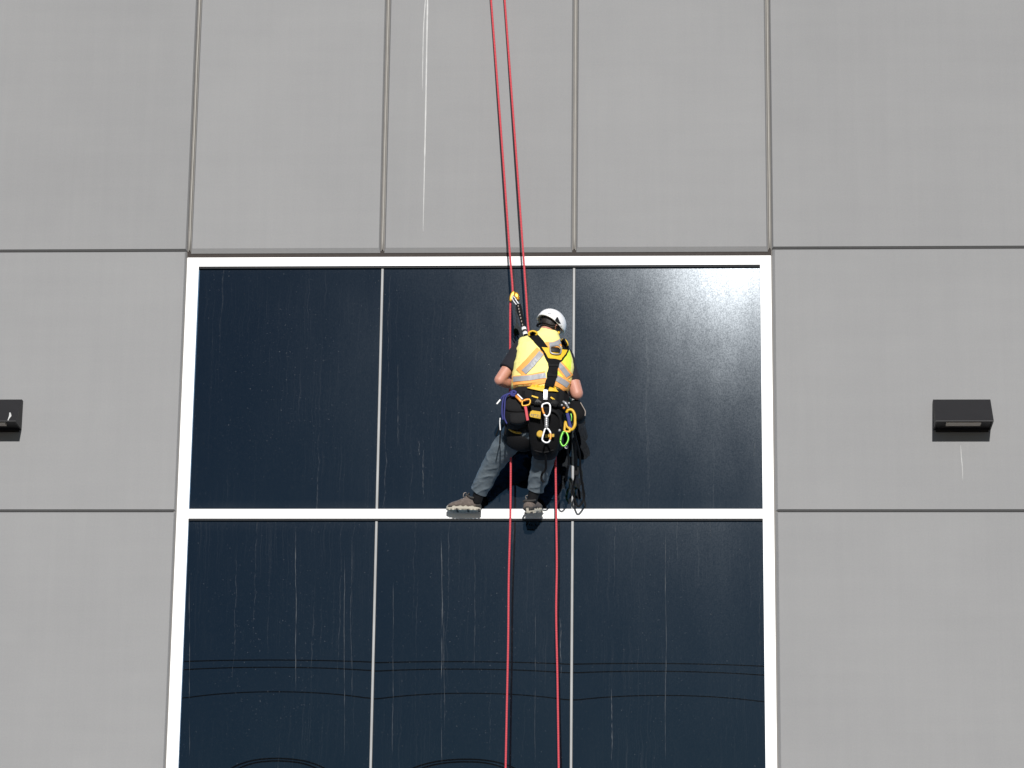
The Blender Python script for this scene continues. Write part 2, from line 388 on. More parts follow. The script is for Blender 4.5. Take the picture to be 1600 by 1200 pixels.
# the window: frame, transoms, mullions, gaskets, bowed panes
YF, YG = 0.014, 0.050                              # front of the frame, plane of the glass
win = mesh_obj('window', *join_geo(box(FL, IL, YF, 0.14, FB, FT), box(IR, FR, YF, 0.14, FB, FT), box(IL, IR, YF + 0.0005, 0.14, 10.726, FT), box(IL, IR, YF + 0.0005, 0.14, FB, 1.50)), M['frame'], bld)
tag(win, 'tall window with white outer frame')
TR = [(8.448, 8.532), (6.068, 6.152), (3.72, 3.80)]
for z0, z1 in TR: mesh_obj('transom', *box(IL, IR, YF + 0.001, 0.14, z0, z1), M['frame'], win)
lev = [1.50] + [z for t in reversed(TR) for z in t] + [10.726]
cols_ = [(IL, X1 + 0.004), (X1 + 0.004, X2), (X2, IR)]
BOW = 0.0055
for r in range(4):
    z0, z1 = lev[2 * r], lev[2 * r + 1]
    mesh_obj('gasket', *box(IL, IR, YG - 0.024, 0.13, z1 - 0.014, z1 - 0.0005), M['gasket'], win)
    for x in (X1 + 0.004, X2): mesh_obj('mullion', *box(x - 0.009, x + 0.009, YG - 0.010, 0.13, z0, z1 - 0.0145), M['mullion'], win)
    for x in (X1 + 0.004, X2): mesh_obj('mullion_seal', *box(x - 0.0135, x + 0.0135, YG - 0.003, 0.129, z0, z1 - 0.0146), M['gasket'], win)
    for i, (x0, x1) in enumerate(cols_):
        a0 = x0 + (0.0 if i == 0 else 0.011); a1 = x1 - (0.0 if i == 2 else 0.011); b0, b1 = z0, z1 - 0.0145
        cx, cz = (a0 + a1) / 2, (b0 + b1) / 2; hw, hh = (a1 - a0) / 2, (b1 - b0) / 2
        N = 28; V, Fc = [], []
        bow = BOW * (1.0, 0.95, 0.8)[i]
        for a in range(N + 1):
            for b in range(N + 1):
                u, w = -1 + 2 * a / N, -1 + 2 * b / N
                y = YG - bow * (1 - u * u) * (1 - w * w)
                V.append((cx + u * hw, y, cz + w * hh))
        for a in range(N):
            for b in range(N):
                k = a * (N + 1) + b; Fc.append((k, k + N + 1, k + N + 2, k + 1))
        k = len(V); V += [(a0, 0.08, b0), (a1, 0.08, b0), (a1, 0.08, b1), (a0, 0.08, b1)]; Fc.append((k, k + 1, k + 2, k + 3))
        o = mesh_obj('pane', V, Fc, M['glass'], win, smooth=True, origin=(cx, 0, cz))

# long dried water runs on the glass
M['run'] = mat('dried_water_run', (0.060, 0.067, 0.076), 0.9, var=0.7, scale=40)
def glass_run(px, y0, y1, wid, seed):
    V, Fc = [], []; N = 60
    for i in range(N + 1):
        t = i / N; py = y0 + (y1 - y0) * t; x = px + 1.8 * noise.noise(Vector((seed, t * 3, 0))) + 0.6 * noise.noise(Vector((seed, t * 19, 5)))
        p = P(x, py, -YG)
        w = wid * PXM * 0.38 * max(0.06, 0.55 + 0.9 * noise.noise(Vector((seed, 3, t * 14)))) * min(1, 8 * t + 0.1, 8 * (1 - t) + 0.1)
        c = min(cols_, key=lambda q: abs((q[0] + q[1]) / 2 - p.x)); lv = min(((lev[2 * k], lev[2 * k + 1]) for k in range(4)), key=lambda q: abs((q[0] + q[1]) / 2 - p.z))
        u = (p.x - (c[0] + c[1]) / 2) / ((c[1] - c[0]) / 2); v = (p.z - (lv[0] + lv[1]) / 2) / ((lv[1] - lv[0]) / 2)
        y = YG - BOW * max(0, 1 - u * u) * max(0, 1 - v * v) - 0.0012
        V += [(p.x - w, y, p.z), (p.x, y - 0.0008, p.z), (p.x + w, y, p.z)]
    for i in range(N):
        a = i * 3; Fc += [(a, a + 1, a + 4, a + 3), (a + 1, a + 2, a + 5, a + 4)]
    mesh_obj('water_run', V, Fc, M['run'], win)
for k, q in enumerate(((462, 822, 1080, 1.9), (296, 900, 1195, 1.2), (538, 860, 1190, 1.0), (549, 830, 1100, 0.9), (614, 900, 1195, 1.1), (690, 830, 1195, 1.8), (694, 950, 1150, 0.9), (742, 850, 1050, 0.8), (836, 950, 1195, 0.9),
                       (876, 965, 1062, 1.6), (1040, 820, 1190, 1.5), (956, 1075, 1190, 1.9), (662, 700, 782, 1.6), (622, 560, 700, 1.0), (655, 688, 712, 1.5), (1178, 690, 715, 1.4), (1110, 815, 840, 1.0))):
    glass_run(*q, seed=k * 3.7)

# ------------------------------------------------------------------ wall lamps
def wall_lamp(cx_px, w, label, streak=False):
    zt, zb = P(cx_px, 627).z, P(cx_px, 672).z
    cx = P(cx_px, 650).x; h = zt - zb; D = 0.275; DT = 0.055
    root = tag(empty('wall_lamp', (cx, 0, zb)), label, 'wall lamp', 'wall lamps beside the window')
    x0, x1 = cx - w / 2, cx + w / 2
    prof = [(-0.0005, zb), (-D, zb), (-D, zb + 0.006), (-DT, zt), (-0.0005, zt)]
    V = [(x0, y, z) for y, z in prof] + [(x1, y, z) for y, z in prof]
    # open underside: a rim, then a recess
    Fc = [(1, 2, 7, 6), (2, 3, 8, 7), (3, 4, 9, 8), (4, 0, 5, 9), (0, 4, 3, 2, 1), (5, 6, 7, 8, 9)]
    k = len(V); e = 0.012
    V += [(x0 + e, -0.012, zb), (x1 - e, -0.012, zb), (x1 - e, -D + e, zb), (x0 + e, -D + e, zb)]
    V += [(x0 + e, -0.012, zb + 0.012), (x1 - e, -0.012, zb + 0.012), (x1 - e, -D + e, zb + 0.012), (x0 + e, -D + e, zb + 0.012)]
    Fc += [(0, 5, k + 1, k), (5, 6, k + 2, k + 1), (6, 1, k + 3, k + 2), (1, 0, k, k + 3)]
    for j in range(4): Fc.append((k + j, k + (j + 1) % 4, k + 4 + (j + 1) % 4, k + 4 + j))
    Fc.append((k + 4, k + 5, k + 6, k + 7))
    mesh_obj('housing', V, Fc, M['lampbody'], root)
    mesh_obj('lens', *box(cx - w * 0.31, cx + w * 0.29, -D + 0.03, -D + 0.135, zb - 0.004, zb + 0.011), M['lens'], root)
    mesh_obj('back_plate', *box(x0 + 0.02, x1 - 0.02, -0.012, -0.001, zb - 0.02, zb - 0.0005), M['lampbody'], root)
    if streak:
        def on(px, py):                       # a point on the sloping front
            a = Vector((0, -D, zb + 0.006)); b = Vector((0, -DT, zt)); nn = (b - a).cross(Vector((1, 0, 0))).normalized()
            v = (P(px, py) - CAM); t = nn.dot(a - CAM) / nn.dot(v); return CAM + v * t + Vector((0, -0.002, 0.001))
        S = [on(*q) for q in ((15.5, 645), (16, 650), (14.3, 653), (13.2, 655.5), (12.6, 657))]
        mesh_obj('bird_dropping', *tube(S, [0.006, 0.012, 0.007, 0.004, 0.007], 8, 4, flat=0.4, flatdir=(0, -1, 0.5)), M['drip'], root, smooth=True)
    return root
wall_lamp(1502.5, 0.487, 'charcoal wedge wall lamp with clean sloping top right of the window')
wall_lamp(-8.5, 0.487, 'charcoal wedge wall lamp with a white bird dropping on its top', True)

# ------------------------------------------------------------------ overhead cables out over the street (seen mirrored in the glass)
OUT = 14.0
def cable(la, lb, label, rad=0.009):
    a, b = mirrored(*la, OUT), mirrored(*lb, OUT)
    t = (b - a).normalized(); pts = []
    for i in range(41):
        x = -21 + 42 * i / 40; s = (x - a.x) / (b.x - a.x); p = a + (b - a) * s
        pts.append((x, -OUT, p.z - 0.15 + 0.30 * ((x + 1.6) / 21) ** 2 if False else p.z))
    o = mesh_obj('overhead_cable', *tube(pts, rad, 8, 1), M['wire'], smooth=True)
    return tag(o, label, 'cable', 'cables over the street mirrored in the glass')
cable((287, 1030), (1195, 1038), 'topmost black overhead cable mirrored in the lower panes')
cable((287, 1043), (1195, 1052), 'second black overhead cable down, mirrored in the lower panes')
cable((287, 1088), (1195, 1094), 'third black overhead cable down, mirrored in the lower panes')
cable((287, 1261), (1195, 1262), 'lowest overhead cable carrying the coils of spare cable')
for (px_, hw_, lab) in ((435, 112, 'smaller oval coil of spare black cable, mirrored left of the red ropes'), (717, 130, 'larger oval coil of spare black cable, mirrored behind the red ropes')):
    cl = tag(empty('cable_coil', mirrored(px_, 1261, OUT)), lab, 'cable coil', 'coils of spare cable over the street')
    for k_, (a_, b_) in enumerate(((1.0, 1.0), (0.86, 0.9))):
        c_ = mirrored(px_, 1261, OUT); w_ = hw_ * a_ * (27 + OUT) / F; h_ = 52 * b_ * (27 + OUT) / F
        mesh_obj('turn', *tube([c_ + Vector((math.copysign(abs(math.cos(t)) ** 0.75, math.cos(t)) * w_, 0.03 * k_ - 0.015, math.copysign(abs(math.sin(t)) ** 0.9, math.sin(t)) * h_)) for t in [i * math.pi / 14 for i in range(28)]], 0.013, 8, 2, closed=True), M['wire'], cl, smooth=True)
    c_ = mirrored(px_, 1261, OUT)
    for e_ in (-1, 1): mesh_obj('lashing', *tube([c_ + Vector((e_ * hw_ * 0.9 * (27 + OUT) / F, 0, -0.06)), c_ + Vector((e_ * hw_ * 0.9 * (27 + OUT) / F, 0, 0.06))], 0.03, 8, 1), M['wire'], cl, smooth=True)
sb = tag(empty('splice_box', mirrored(978, 1261, OUT)), 'black splice box on the lowest cable, mirrored at the foot of the right panes', 'splice box')
c_ = mirrored(978, 1261, OUT)
mesh_obj('case', *tube([c_ + Vector((-0.22, 0, 0.08)), c_ + Vector((-0.17, 0, 0.10)), c_ + Vector((0, 0, 0.12)), c_ + Vector((0.17, 0, 0.10)), c_ + Vector((0.22, 0, 0.08))], [0.06, 0.17, 0.23, 0.17, 0.06], 14, 4), M['wire'], sb, smooth=True)
mesh_obj('clamp', *tube([c_ + Vector((-0.3, 0, 0)), c_ + Vector((0.3, 0, 0))], 0.03, 8, 1), M['wire'], sb, smooth=True)
for sx in (-21, 21):
    pole = tag(empty('utility_pole', (sx, -OUT, 0)), 'tall brown wooden utility pole %s the cables' % ('at the left end of' if sx < 0 else 'at the right end of'), 'utility pole', 'poles carrying the cables')
    mesh_obj('post', *tube([(sx, -OUT + 0.2, 0), (sx, -OUT + 0.2, 5), (sx, -OUT + 0.2, 11.4)], [0.17, 0.15, 0.12], 14, 3), M['wood'], pole, smooth=True)
    for z in (10.3, 9.75, 9.3, 8.3):
        mesh_obj('bracket', *box(sx - 0.05, sx + 0.05, -OUT - 0.25, -OUT + 0.32, z - 0.05, z + 0.05), M['wood'], pole)
        mesh_obj('insulator', *tube([(sx, -OUT - 0.2, z + 0.05), (sx, -OUT - 0.2, z + 0.1), (sx, -OUT - 0.2, z + 0.2)], [0.04, 0.05, 0.03], 10, 3), M['ceramic'], pole, smooth=True)

# ------------------------------------------------------------------ materials of the worker and the gear
M['skin'] = mat('skin', lin(194, 138, 118), 0.5, var=0.16, scale=26, bump=0.15, bscale=200)
M['hair'] = mat('dark_hair', (0.018, 0.014, 0.012), 0.6, var=0.5, scale=90, stretch=(1, 1, 0.3), bump=0.8, bscale=160)
M['shirt'] = mat('navy_cotton', (0.010, 0.010, 0.016), 0.9, var=0.2, bump=0.3)
M['trouser'] = mat('slate_trouser_cloth', lin(93, 103, 110), 0.85, var=0.14, scale=26, bump=0.35, bscale=90)
M['vest'] = mat('fluorescent_yellow_mesh', (1.0, 0.88, 0.31), 0.75, var=0.06, scale=9, bump=0.3, bscale=260)
M['lime'] = mat('fluorescent_lime_mesh', (0.72, 0.88, 0.08), 0.75, var=0.06, scale=9, bump=0.3, bscale=260)
M['orange'] = mat('fluorescent_orange_tape', (0.97, 0.42, 0.10), 0.7, var=0.06)
M['silver_tape'] = mat('silver_reflective_tape', (0.34, 0.345, 0.36), 0.45, var=0.1, scale=50)
M['web'] = mat('black_webbing', (0.006, 0.006, 0.007), 0.85, var=0.3, scale=200, bump=0.4, bscale=400, spec=0.2)
M['web_dark'] = mat('charcoal_padding', (0.010, 0.010, 0.011), 0.85, var=0.35, scale=60, bump=0.4, spec=0.25)
M['yellow'] = mat('yellow_webbing', (0.80, 0.50, 0.02), 0.6, var=0.08)
M['gold'] = mat('gold_anodised_metal', (0.55, 0.29, 0.03), 0.4, metal=0.5, var=0.1)
M['steel'] = mat('polished_steel', (0.40, 0.40, 0.41), 0.4, metal=0.5, var=0.08)
M['whitemetal'] = mat('bright_aluminium', (0.80, 0.80, 0.80), 0.35, metal=0.15, var=0.05)
M['orange_gate'] = mat('orange_anodised_gate', (0.80, 0.28, 0.04), 0.4, metal=0.3)
M['helmet'] = mat('white_helmet_shell', (0.88, 0.88, 0.88), 0.3, var=0.02, scale=5)
M['black_plastic'] = mat('black_plastic', (0.012, 0.012, 0.013), 0.45)
M['blue_cord'] = mat('blue_cord', lin(52, 55, 118), 0.8, var=0.3, scale=150)
M['red_tape'] = mat('red_sling', lin(205, 84, 92), 0.8, var=0.15, scale=120)
M['green'] = mat('green_anodised_metal', lin(105, 178, 66), 0.35, metal=0.35, var=0.1)
M['shoe'] = mat('grey_brown_suede', lin(98, 88, 82), 0.9, var=0.6, scale=60, bump=0.5, bscale=160)
M['shoe_dark'] = mat('dark_shoe_rubber', (0.035, 0.032, 0.03), 0.8, var=0.3)
M['sole'] = mat('cream_shoe_sole', lin(172, 166, 152), 0.7, var=0.15, scale=40)
M['lace'] = mat('grey_laces', lin(150, 140, 132), 0.85)
M['pad_yellow'] = mat('dull_yellow_trim', (0.52, 0.32, 0.03), 0.7)

# ------------------------------------------------------------------ the two ropes
def wob(pts, amp, seed):
    out = []
    for p in pts:
        p = Vector(p); out.append(p + Vector((noise.noise(Vector((seed, 0, p.z * 1.3))), 0, 0)) * amp)
    return out
def rope(px, label, seed, extra):
    top = [P(*q) for q in px]
    dirv = (top[0] - top[1]); k = (TOP + 0.075 - top[0].z) / dirv.z
    edge = top[0] + dirv * k; edge.y = -0.045
    anchor = [Vector((edge.x + 0.1, 5.5, 14.92)), Vector((edge.x + 0.05, 2.5, 15.15)), Vector((edge.x, 0.5, TOP + 0.07)), Vector((edge.x, 0.1, TOP + 0.072)), edge]
    low = top[-1]; tail = [Vector((low.x + e[0], low.y + e[1], e[2])) for e in extra]
    pts = anchor + top
    body = catmull(pts, 8); tl = catmull([top[-1]] + tail, 14)[1:]
    body += [p + Vector((0.006 * noise.noise(Vector((seed, 0, p.z * 2.1))), 0, 0)) for p in tl]
    o = mesh_obj('rope', *tube(body, 0.0088, 10, 1), M['rope'], smooth=True)
    return tag(o, label, 'rope', 'red ropes hanging from the roof')
rope([(767.3, 0, 0.10), (778, 140, 0.19), (788, 275, 0.29), (796.5, 395, 0.38), (801, 454, 0.42), (797.5, 472, 0.42), (797, 540, 0.42), (797, 640, 0.42), (798, 705, 0.40), (797.5, 800, 0.36), (795, 900, 0.34), (794, 1000, 0.34), (792, 1100, 0.34), (790, 1200, 0.34)],
     'red rope running through the yellow descender, hanging past the wide-set leg', 3.1, [(-0.02, 0, 4.5), (0.0, -0.02, 2.5), (0.02, -0.05, 0.9), (0.05, -0.12, 0.16), (0.4, -0.3, 0.142), (0.9, -0.1, 0.142)])
rope([(788.6, 0, 0.10), (799, 140, 0.19), (809, 275, 0.29), (817.5, 395, 0.38), (822, 460, 0.41), (827, 525, 0.40), (842, 590, 0.37), (862, 650, 0.38), (867, 690, 0.40), (868, 720, 0.40), (869, 800, 0.36), (870, 880, 0.34), (869, 960, 0.34), (871, 1060, 0.34), (873, 1200, 0.34)],
     'red backup rope without any device, hanging beside the straighter leg', 8.7, [(0.03, 0, 4.5), (0.02, -0.02, 2.5), (0.0, -0.05, 0.9), (-0.04, -0.12, 0.16), (-0.3, -0.45, 0.142), (-0.8, -0.5, 0.142)])

# ------------------------------------------------------------------ the worker
person = tag(empty('person', P(800, 800, 0.1)), 'person in white helmet and high-visibility vest hanging on ropes, feet against the white transom', 'person')
def tilt_ring(px, py, d, hw, tilt, dep, twist=0.0, n=32, sq=0.85, dz=0.0):
    """a body ring: centre pixel, half width in photo pixels, tilt in degrees (right side lower), half depth in metres, lean dz"""
    c = P(px, py, d); t = R(tilt); w = hw * PXM
    ax = Vector((math.cos(t), 0, -math.sin(t))) * w; ay = Vector((0, 1, dz)).normalized() * dep
    if twist:
        m = Matrix.Rotation(R(twist), 3, 'Z'); ax = m @ ax; ay = m @ ay
    return ering(c, ax, ay, n, sq)
def ball(c, r, n=12, sc=(1, 1, 1)):
    rings = []
    for i in range(1, n):
        a = math.pi * i / n
        rings.append(ering(Vector(c) + Vector((0, 0, -math.cos(a) * r * sc[2])), Vector((math.sin(a) * r * sc[0], 0, 0)), Vector((0, math.sin(a) * r * sc[1], 0)), 14))
    return loft(rings)

# head frame: turned to the right, bowed, rolled a little
yaw_h, pit_h, rol_h = R(40), R(14), R(12)
hf = Vector((math.sin(yaw_h) * math.cos(pit_h), math.cos(yaw_h) * math.cos(pit_h), -math.sin(pit_h)))
hr = Vector((math.cos(yaw_h), -math.sin(yaw_h), 0)); hu = hr.cross(hf).normalized()
mr_ = Matrix.Rotation(rol_h, 3, Vector((0, 1, 0)))
hf, hr, hu = mr_ @ hf, mr_ @ hr, mr_ @ hu
HC = P(861, 509, 0.50)
def HP(f, r, u): return HC + hf * f + hr * r + hu * u
def head_geo(s=1.0):
    prof = [(-0.125, 0.040, 0.028, 0.045), (-0.112, 0.055, 0.045, 0.042), (-0.085, 0.075, 0.060, 0.030), (-0.05, 0.088, 0.070, 0.012), (-0.015, 0.095, 0.075, 0.0),
            (0.02, 0.099, 0.077, -0.004), (0.055, 0.096, 0.075, -0.006), (0.085, 0.080, 0.064, -0.006), (0.105, 0.055, 0.045, -0.005), (0.115, 0.025, 0.02, -0.005)]
    return loft([ering(HP(o, 0, u), hf * (a * s), hr * (b * s), 24) for (u, a, b, o) in prof])
face = [tube([HP(0.092, 0, 0.01), HP(0.110, 0, -0.025), HP(0.122, 0, -0.038), HP(0.095, 0, -0.05)], [0.008, 0.011, 0.014, 0.010], 10, 3),
        tube([HP(0.088, -0.045, 0.022), HP(0.099, 0, 0.026), HP(0.088, 0.045, 0.022)], [0.007, 0.010, 0.007], 8, 4),
        tube([HP(0.082, -0.022, -0.072), HP(0.096, 0, -0.070), HP(0.082, 0.022, -0.072)], [0.004, 0.007, 0.004], 8, 4),
        tube([HP(0.086, -0.018, -0.081), HP(0.094, 0, -0.082), HP(0.086, 0.018, -0.081)], [0.004, 0.007, 0.004], 8, 4)]
for s in (-1, 1):       # ears
    face.append(tube([HP(-0.004, s * 0.074, -0.046), HP(-0.014, s * 0.082, -0.03), HP(-0.02, s * 0.088, -0.008), HP(-0.008, s * 0.086, 0.010), HP(0.006, s * 0.079, 0.002), HP(0.004, s * 0.077, -0.02)], [0.008, 0.008, 0.008, 0.008, 0.007, 0.006], 8, 4))
neck = tube([P(852, 548, 0.60), P(857, 530, 0.56), HP(-0.02, 0, -0.06), HP(-0.01, 0, 0.0)], [0.072, 0.064, 0.060, 0.055], 16, 4)
torso = loft([tilt_ring(838, 668, 0.60, 26, 2, 0.11), tilt_ring(838, 645, 0.61, 29, 2, 0.12), tilt_ring(842, 615, 0.62, 27, 4, 0.105),
              tilt_ring(847, 585, 0.62, 30, 6, 0.11), tilt_ring(849, 560, 0.61, 32, 9, 0.12), tilt_ring(849, 543, 0.60, 31, 11, 0.10), tilt_ring(851, 534, 0.59, 20, 11, 0.075)])
# limbs as joint chains
shL, elL, wrL = P(814, 546, 0.60), P(780.5, 594, 0.66), P(806, 603, 0.46)
shR, elR, wrR = P(883, 555, 0.58), P(901.5, 615, 0.62), P(893, 611, 0.36)
def arm(a, b, c, k=1.0): return [tube([a, a.lerp(b, 0.5), b], [0.058 * k, 0.053 * k, 0.046 * k], 14, 5), tube([b, b.lerp(c, 0.35), b.lerp(c, 0.75), c], [0.046 * k, 0.050 * k, 0.037 * k, 0.029], 14, 5), ball(b, 0.046 * k)]
def hand(w, fwd, palm_n, thumb_side, curl):
    """w wrist, fwd along the hand, palm_n out of the palm, thumb_side unit vector"""
    fwd = fwd.normalized(); ts = (thumb_side - fwd * thumb_side.dot(fwd)).normalized(); pn = fwd.cross(ts); pn = pn if pn.dot(palm_n) > 0 else -pn
    g = [loft([ering(w + fwd * 0.0, ts * 0.027, pn * 0.020, 14), ering(w + fwd * 0.03, ts * 0.036, pn * 0.019, 14), ering(w + fwd * 0.07, ts * 0.042, pn * 0.016, 14), ering(w + fwd * 0.095, ts * 0.040, pn * 0.013, 14)])]
    for k, (o, L) in enumerate(((0.030, 0.072), (0.010, 0.080), (-0.011, 0.074), (-0.031, 0.058))):
        p = w + fwd * 0.085 + ts * o; pts = [p]; ang = 0
        for i, fr in enumerate((0.45, 0.32, 0.23)):
            ang += curl * (0.6, 1.0, 0.8)[i]; p = p + (fwd * math.cos(ang) + pn * math.sin(ang)) * (L * fr); pts.append(p)
        g.append(tube(pts, [0.0095, 0.009, 0.0085, 0.0075], 8, 4))
    p0 = w + fwd * 0.025 + ts * 0.030; p1 = p0 + fwd * 0.028 + ts * 0.026 + pn * 0.014; p2 = p1 + fwd * 0.028 + pn * 0.020 + ts * 0.002
    g.append(tube([w + fwd * 0.015 + ts * 0.015, p0, p1, p2], [0.014, 0.013, 0.0105, 0.0085], 8, 4))
    return g
handL = hand(wrL, Vector((0.35, 0.75, 0.15)), Vector((0.3, 0, -1)), Vector((0.6, 0, 0.9)), R(55))
handR = hand(wrR, Vector((-0.55, 0.7, -0.1)), Vector((0, 0.4, -1)), Vector((-0.3, 0, 0.9)), R(50))
hipL, knL, anL = P(820, 668, 0.60), P(783, 706, 0.37), P(747, 775, 0.092)
hipR, knR, anR = P(856, 668, 0.60), P(850, 708, 0.42), P(833, 775, 0.20)
def leg(a, b, c): return [tube([a, a.lerp(b, 0.5), b], [0.085, 0.075, 0.055], 16, 5), tube([b, b.lerp(c, 0.35), c], [0.055, 0.045, 0.027], 16, 5), ball(b, 0.056)]
foot_pts = {'L': (P(749.5, 796, 0.072), P(703, 797, 0.064)), 'R': (P(825, 799, 0.235), P(842, 797, 0.045))}
feet = [tube([an, an.lerp(h.lerp(t, 0.2), 0.75), h.lerp(t, 0.35) + Vector((0, 0, 0.03)), h.lerp(t, 0.7) + Vector((0, 0, 0.026))], [0.027, 0.020, 0.016, 0.010], 12, 4) for an, (h, t) in ((anL, foot_pts['L']), (anR, foot_pts['R']))]
body_geo = join_geo(head_geo(), *face, neck, torso, *arm(shL, elL, wrL), *arm(shR, elR, wrR, 1.15), *handL, *handR, *leg(hipL, knL, anL), *leg(hipR, knR, anR), *feet)
body = link_mesh('body', remeshed(body_geo, 0.0065, 3), M['skin'], person)
for s in (-1, 1):
    e = HP(0.083, s * 0.032, 0.004); ey = mesh_obj('eye', *ball(e, 0.0125, 8), M['helmet'], person, smooth=True)
    mesh_obj('pupil', *ball(e + hf * 0.0085, 0.006, 6), M['black_plastic'], ey, smooth=True)
# short dark hair on the back of the head
hv, hfc = head_geo(1.0); hm = remeshed((hv, hfc), 0.008, 2)
bm = bmesh.new(); bm.from_mesh(hm)
kill = [v for v in bm.verts if ((v.co - HC).dot(hf) > 0.035 + 0.25 * (v.co - HC).dot(hu)) or (v.co - HC).dot(hu) < -0.108]
bmesh.ops.delete(bm, geom=kill, context='VERTS')
for v in bm.verts: v.co += v.normal * (0.009 + 0.003 * noise.noise(v.co * 60))
r_ = bmesh.ops.solidify(bm, geom=list(bm.faces), thickness=0.010); bm.to_mesh(hm); bm.free()
link_mesh('hair', hm, M['hair'], person)

# shirt and trousers
SH = [(0.0, 0.078), (0.5, 0.080), (1.0, 0.082)]
slL, slR = shL.lerp(elL, 0.66), shR.lerp(elR, 0.72)
shirt_geo = join_geo(loft([tilt_ring(839, 648, 0.61, 31, 2, 0.13), tilt_ring(842, 618, 0.62, 31, 4, 0.12), tilt_ring(847, 585, 0.62, 34, 6, 0.125),
                           tilt_ring(849, 560, 0.61, 36, 9, 0.13), tilt_ring(849, 543, 0.60, 35, 11, 0.11), tilt_ring(852, 533, 0.585, 21, 11, 0.085), tilt_ring(855, 528, 0.57, 15, 11, 0.075)]),
                     tube([shL + Vector((0.03, 0, 0)), shL, shL.lerp(slL, 0.5), slL], [0.07, 0.078, 0.078, 0.074], 18, 5), tube([shR + Vector((-0.03, 0, 0)), shR, shR.lerp(slR, 0.5), slR], [0.065, 0.070, 0.066, 0.063], 18, 5))
sm = remeshed(shirt_geo, 0.009, 3)
displace(sm, lambda c: 0.006 * noise.noise(c * 14))
link_mesh('shirt', sm, M['shirt'], person)
cuL, cuR = P(751, 764.5, 0.10), P(837, 761, 0.215)
def legtube(pts, rad): return tube([P(*p) for p in pts], rad, 24, 6)
trs_geo = join_geo(loft([tilt_ring(838, 628, 0.615, 33, 3, 0.135), tilt_ring(838, 645, 0.615, 35, 2, 0.14), tilt_ring(838, 666, 0.605, 36, 2, 0.14), tilt_ring(838, 682, 0.59, 34, 2, 0.125), tilt_ring(838, 691, 0.57, 26, 2, 0.09)]),
                   legtube([(820, 660, 0.60), (802, 682, 0.50), (783, 706, 0.37), (765.5, 734, 0.23), (750, 765, 0.105), (744, 777, 0.06)], [0.115, 0.110, 0.098, 0.086, 0.074, 0.072]),
                   legtube([(856, 660, 0.60), (855, 685, 0.53), (851, 708, 0.43), (845, 735, 0.32), (837, 762, 0.215), (833, 775, 0.17)], [0.115, 0.110, 0.100, 0.088, 0.072, 0.070]))
tm = remeshed(trs_geo, 0.0085, 2)
def folds(c):
    a = noise.noise(Vector((c.x * 6 + c.z * 9, c.y * 6, c.z * 16 - c.x * 7))); b = noise.noise(c * 20)
    near = math.exp(-((c.z - P(790, 705).z) / 0.20) ** 2) * 1.2 + math.exp(-((c.z - P(750, 765).z) / 0.09) ** 2) * 0.9
    ridge = (1 - abs(a)) ** 3
    return (0.002 + 0.010 * near) * (ridge - 0.45) + 0.003 * b + 0.0015 * noise.noise(c * 55)
displace(tm, folds)
bm = bmesh.new(); bm.from_mesh(tm)          # square-cut trouser hems
xs = P(795, 740, 0.2).x; zk = P(790, 735, 0.2).z
for (pt, ax, left) in ((P(749, 768.5, 0.10), P(744, 777, 0.06) - P(751, 765, 0.105), True), (P(836.5, 765.5, 0.21), P(833, 775, 0.17) - P(837, 762, 0.215), False)):
    fs = [f for f in bm.faces if (f.calc_center_median().x < xs) == left and f.calc_center_median().z < zk]
    ge = set(fs)
    for f in fs: ge.update(f.verts); ge.update(f.edges)
    bmesh.ops.bisect_plane(bm, geom=list(ge), plane_co=pt, plane_no=ax.normalized(), clear_outer=True)
bm.to_mesh(tm); bm.free()
trousers = link_mesh('trousers', tm, M['trouser'], person)
def ground_ray(px, py): return CAM, (P(px, py) - CAM).normalized()
for nm, c, dirv, rr in (('sock', anL, foot_pts['L'], 0.045), ('sock', anR, foot_pts['R'], 0.045)):
    up = (cuL if c is anL else cuR)
    mesh_obj('sock', *tube([P(754, 757, 0.135) if c is anL else P(838.5, 756, 0.24), P(750, 766, 0.10) if c is anL else P(836.5, 764, 0.213), c, c.lerp(dirv[0].lerp(dirv[1], 0.15), 0.6)], [rr * 0.9, rr * 1.1, rr * 1.05, rr * 0.85], 16, 4), M['web'], person, smooth=True)

# vest shell
vr = [tilt_ring(843, 612, 0.63, 41, 5, 0.165, 0), tilt_ring(843.5, 609, 0.63, 43, 5, 0.175), tilt_ring(845, 602, 0.63, 45, 6, 0.177), tilt_ring(847, 590, 0.63, 46.5, 7, 0.178), tilt_ring(850, 570, 0.62, 47, 9, 0.172),
      tilt_ring(850, 555, 0.61, 44.5, 10, 0.160), tilt_ring(850, 544, 0.60, 42, 11, 0.145), tilt_ring(850, 535.5, 0.59, 38, 11, 0.115), tilt_ring(852, 529.5, 0.58, 26, 11, 0.095), tilt_ring(857.5, 522.5, 0.565, 16, 13, 0.088), tilt_ring(858.5, 517.5, 0.56, 13.5, 14, 0.082)]
vg = loft(vr); vm = remeshed(vg, 0.0085, 5)
def vfold(c):
    a = noise.noise(Vector((c.x * 9, c.y * 5, c.z * 4))); b = noise.noise(Vector((c.x * 5 - c.z * 8, c.y * 4, c.z * 5 + 7)))
    return 0.008 * a + 0.009 * (1 - abs(b)) ** 3 - 0.004 + 0.002 * noise.noise(c * 40)
displace(vm, vfold)
vest = link_mesh('vest', vm, M['vest'], person)
def bvh_of(me): return BVHTree.FromPolygons([v.co.copy() for v in me.vertices], [tuple(p.vertices) for p in me.polygons])
VB = bvh_of(vm); TB = bvh_of(tm)
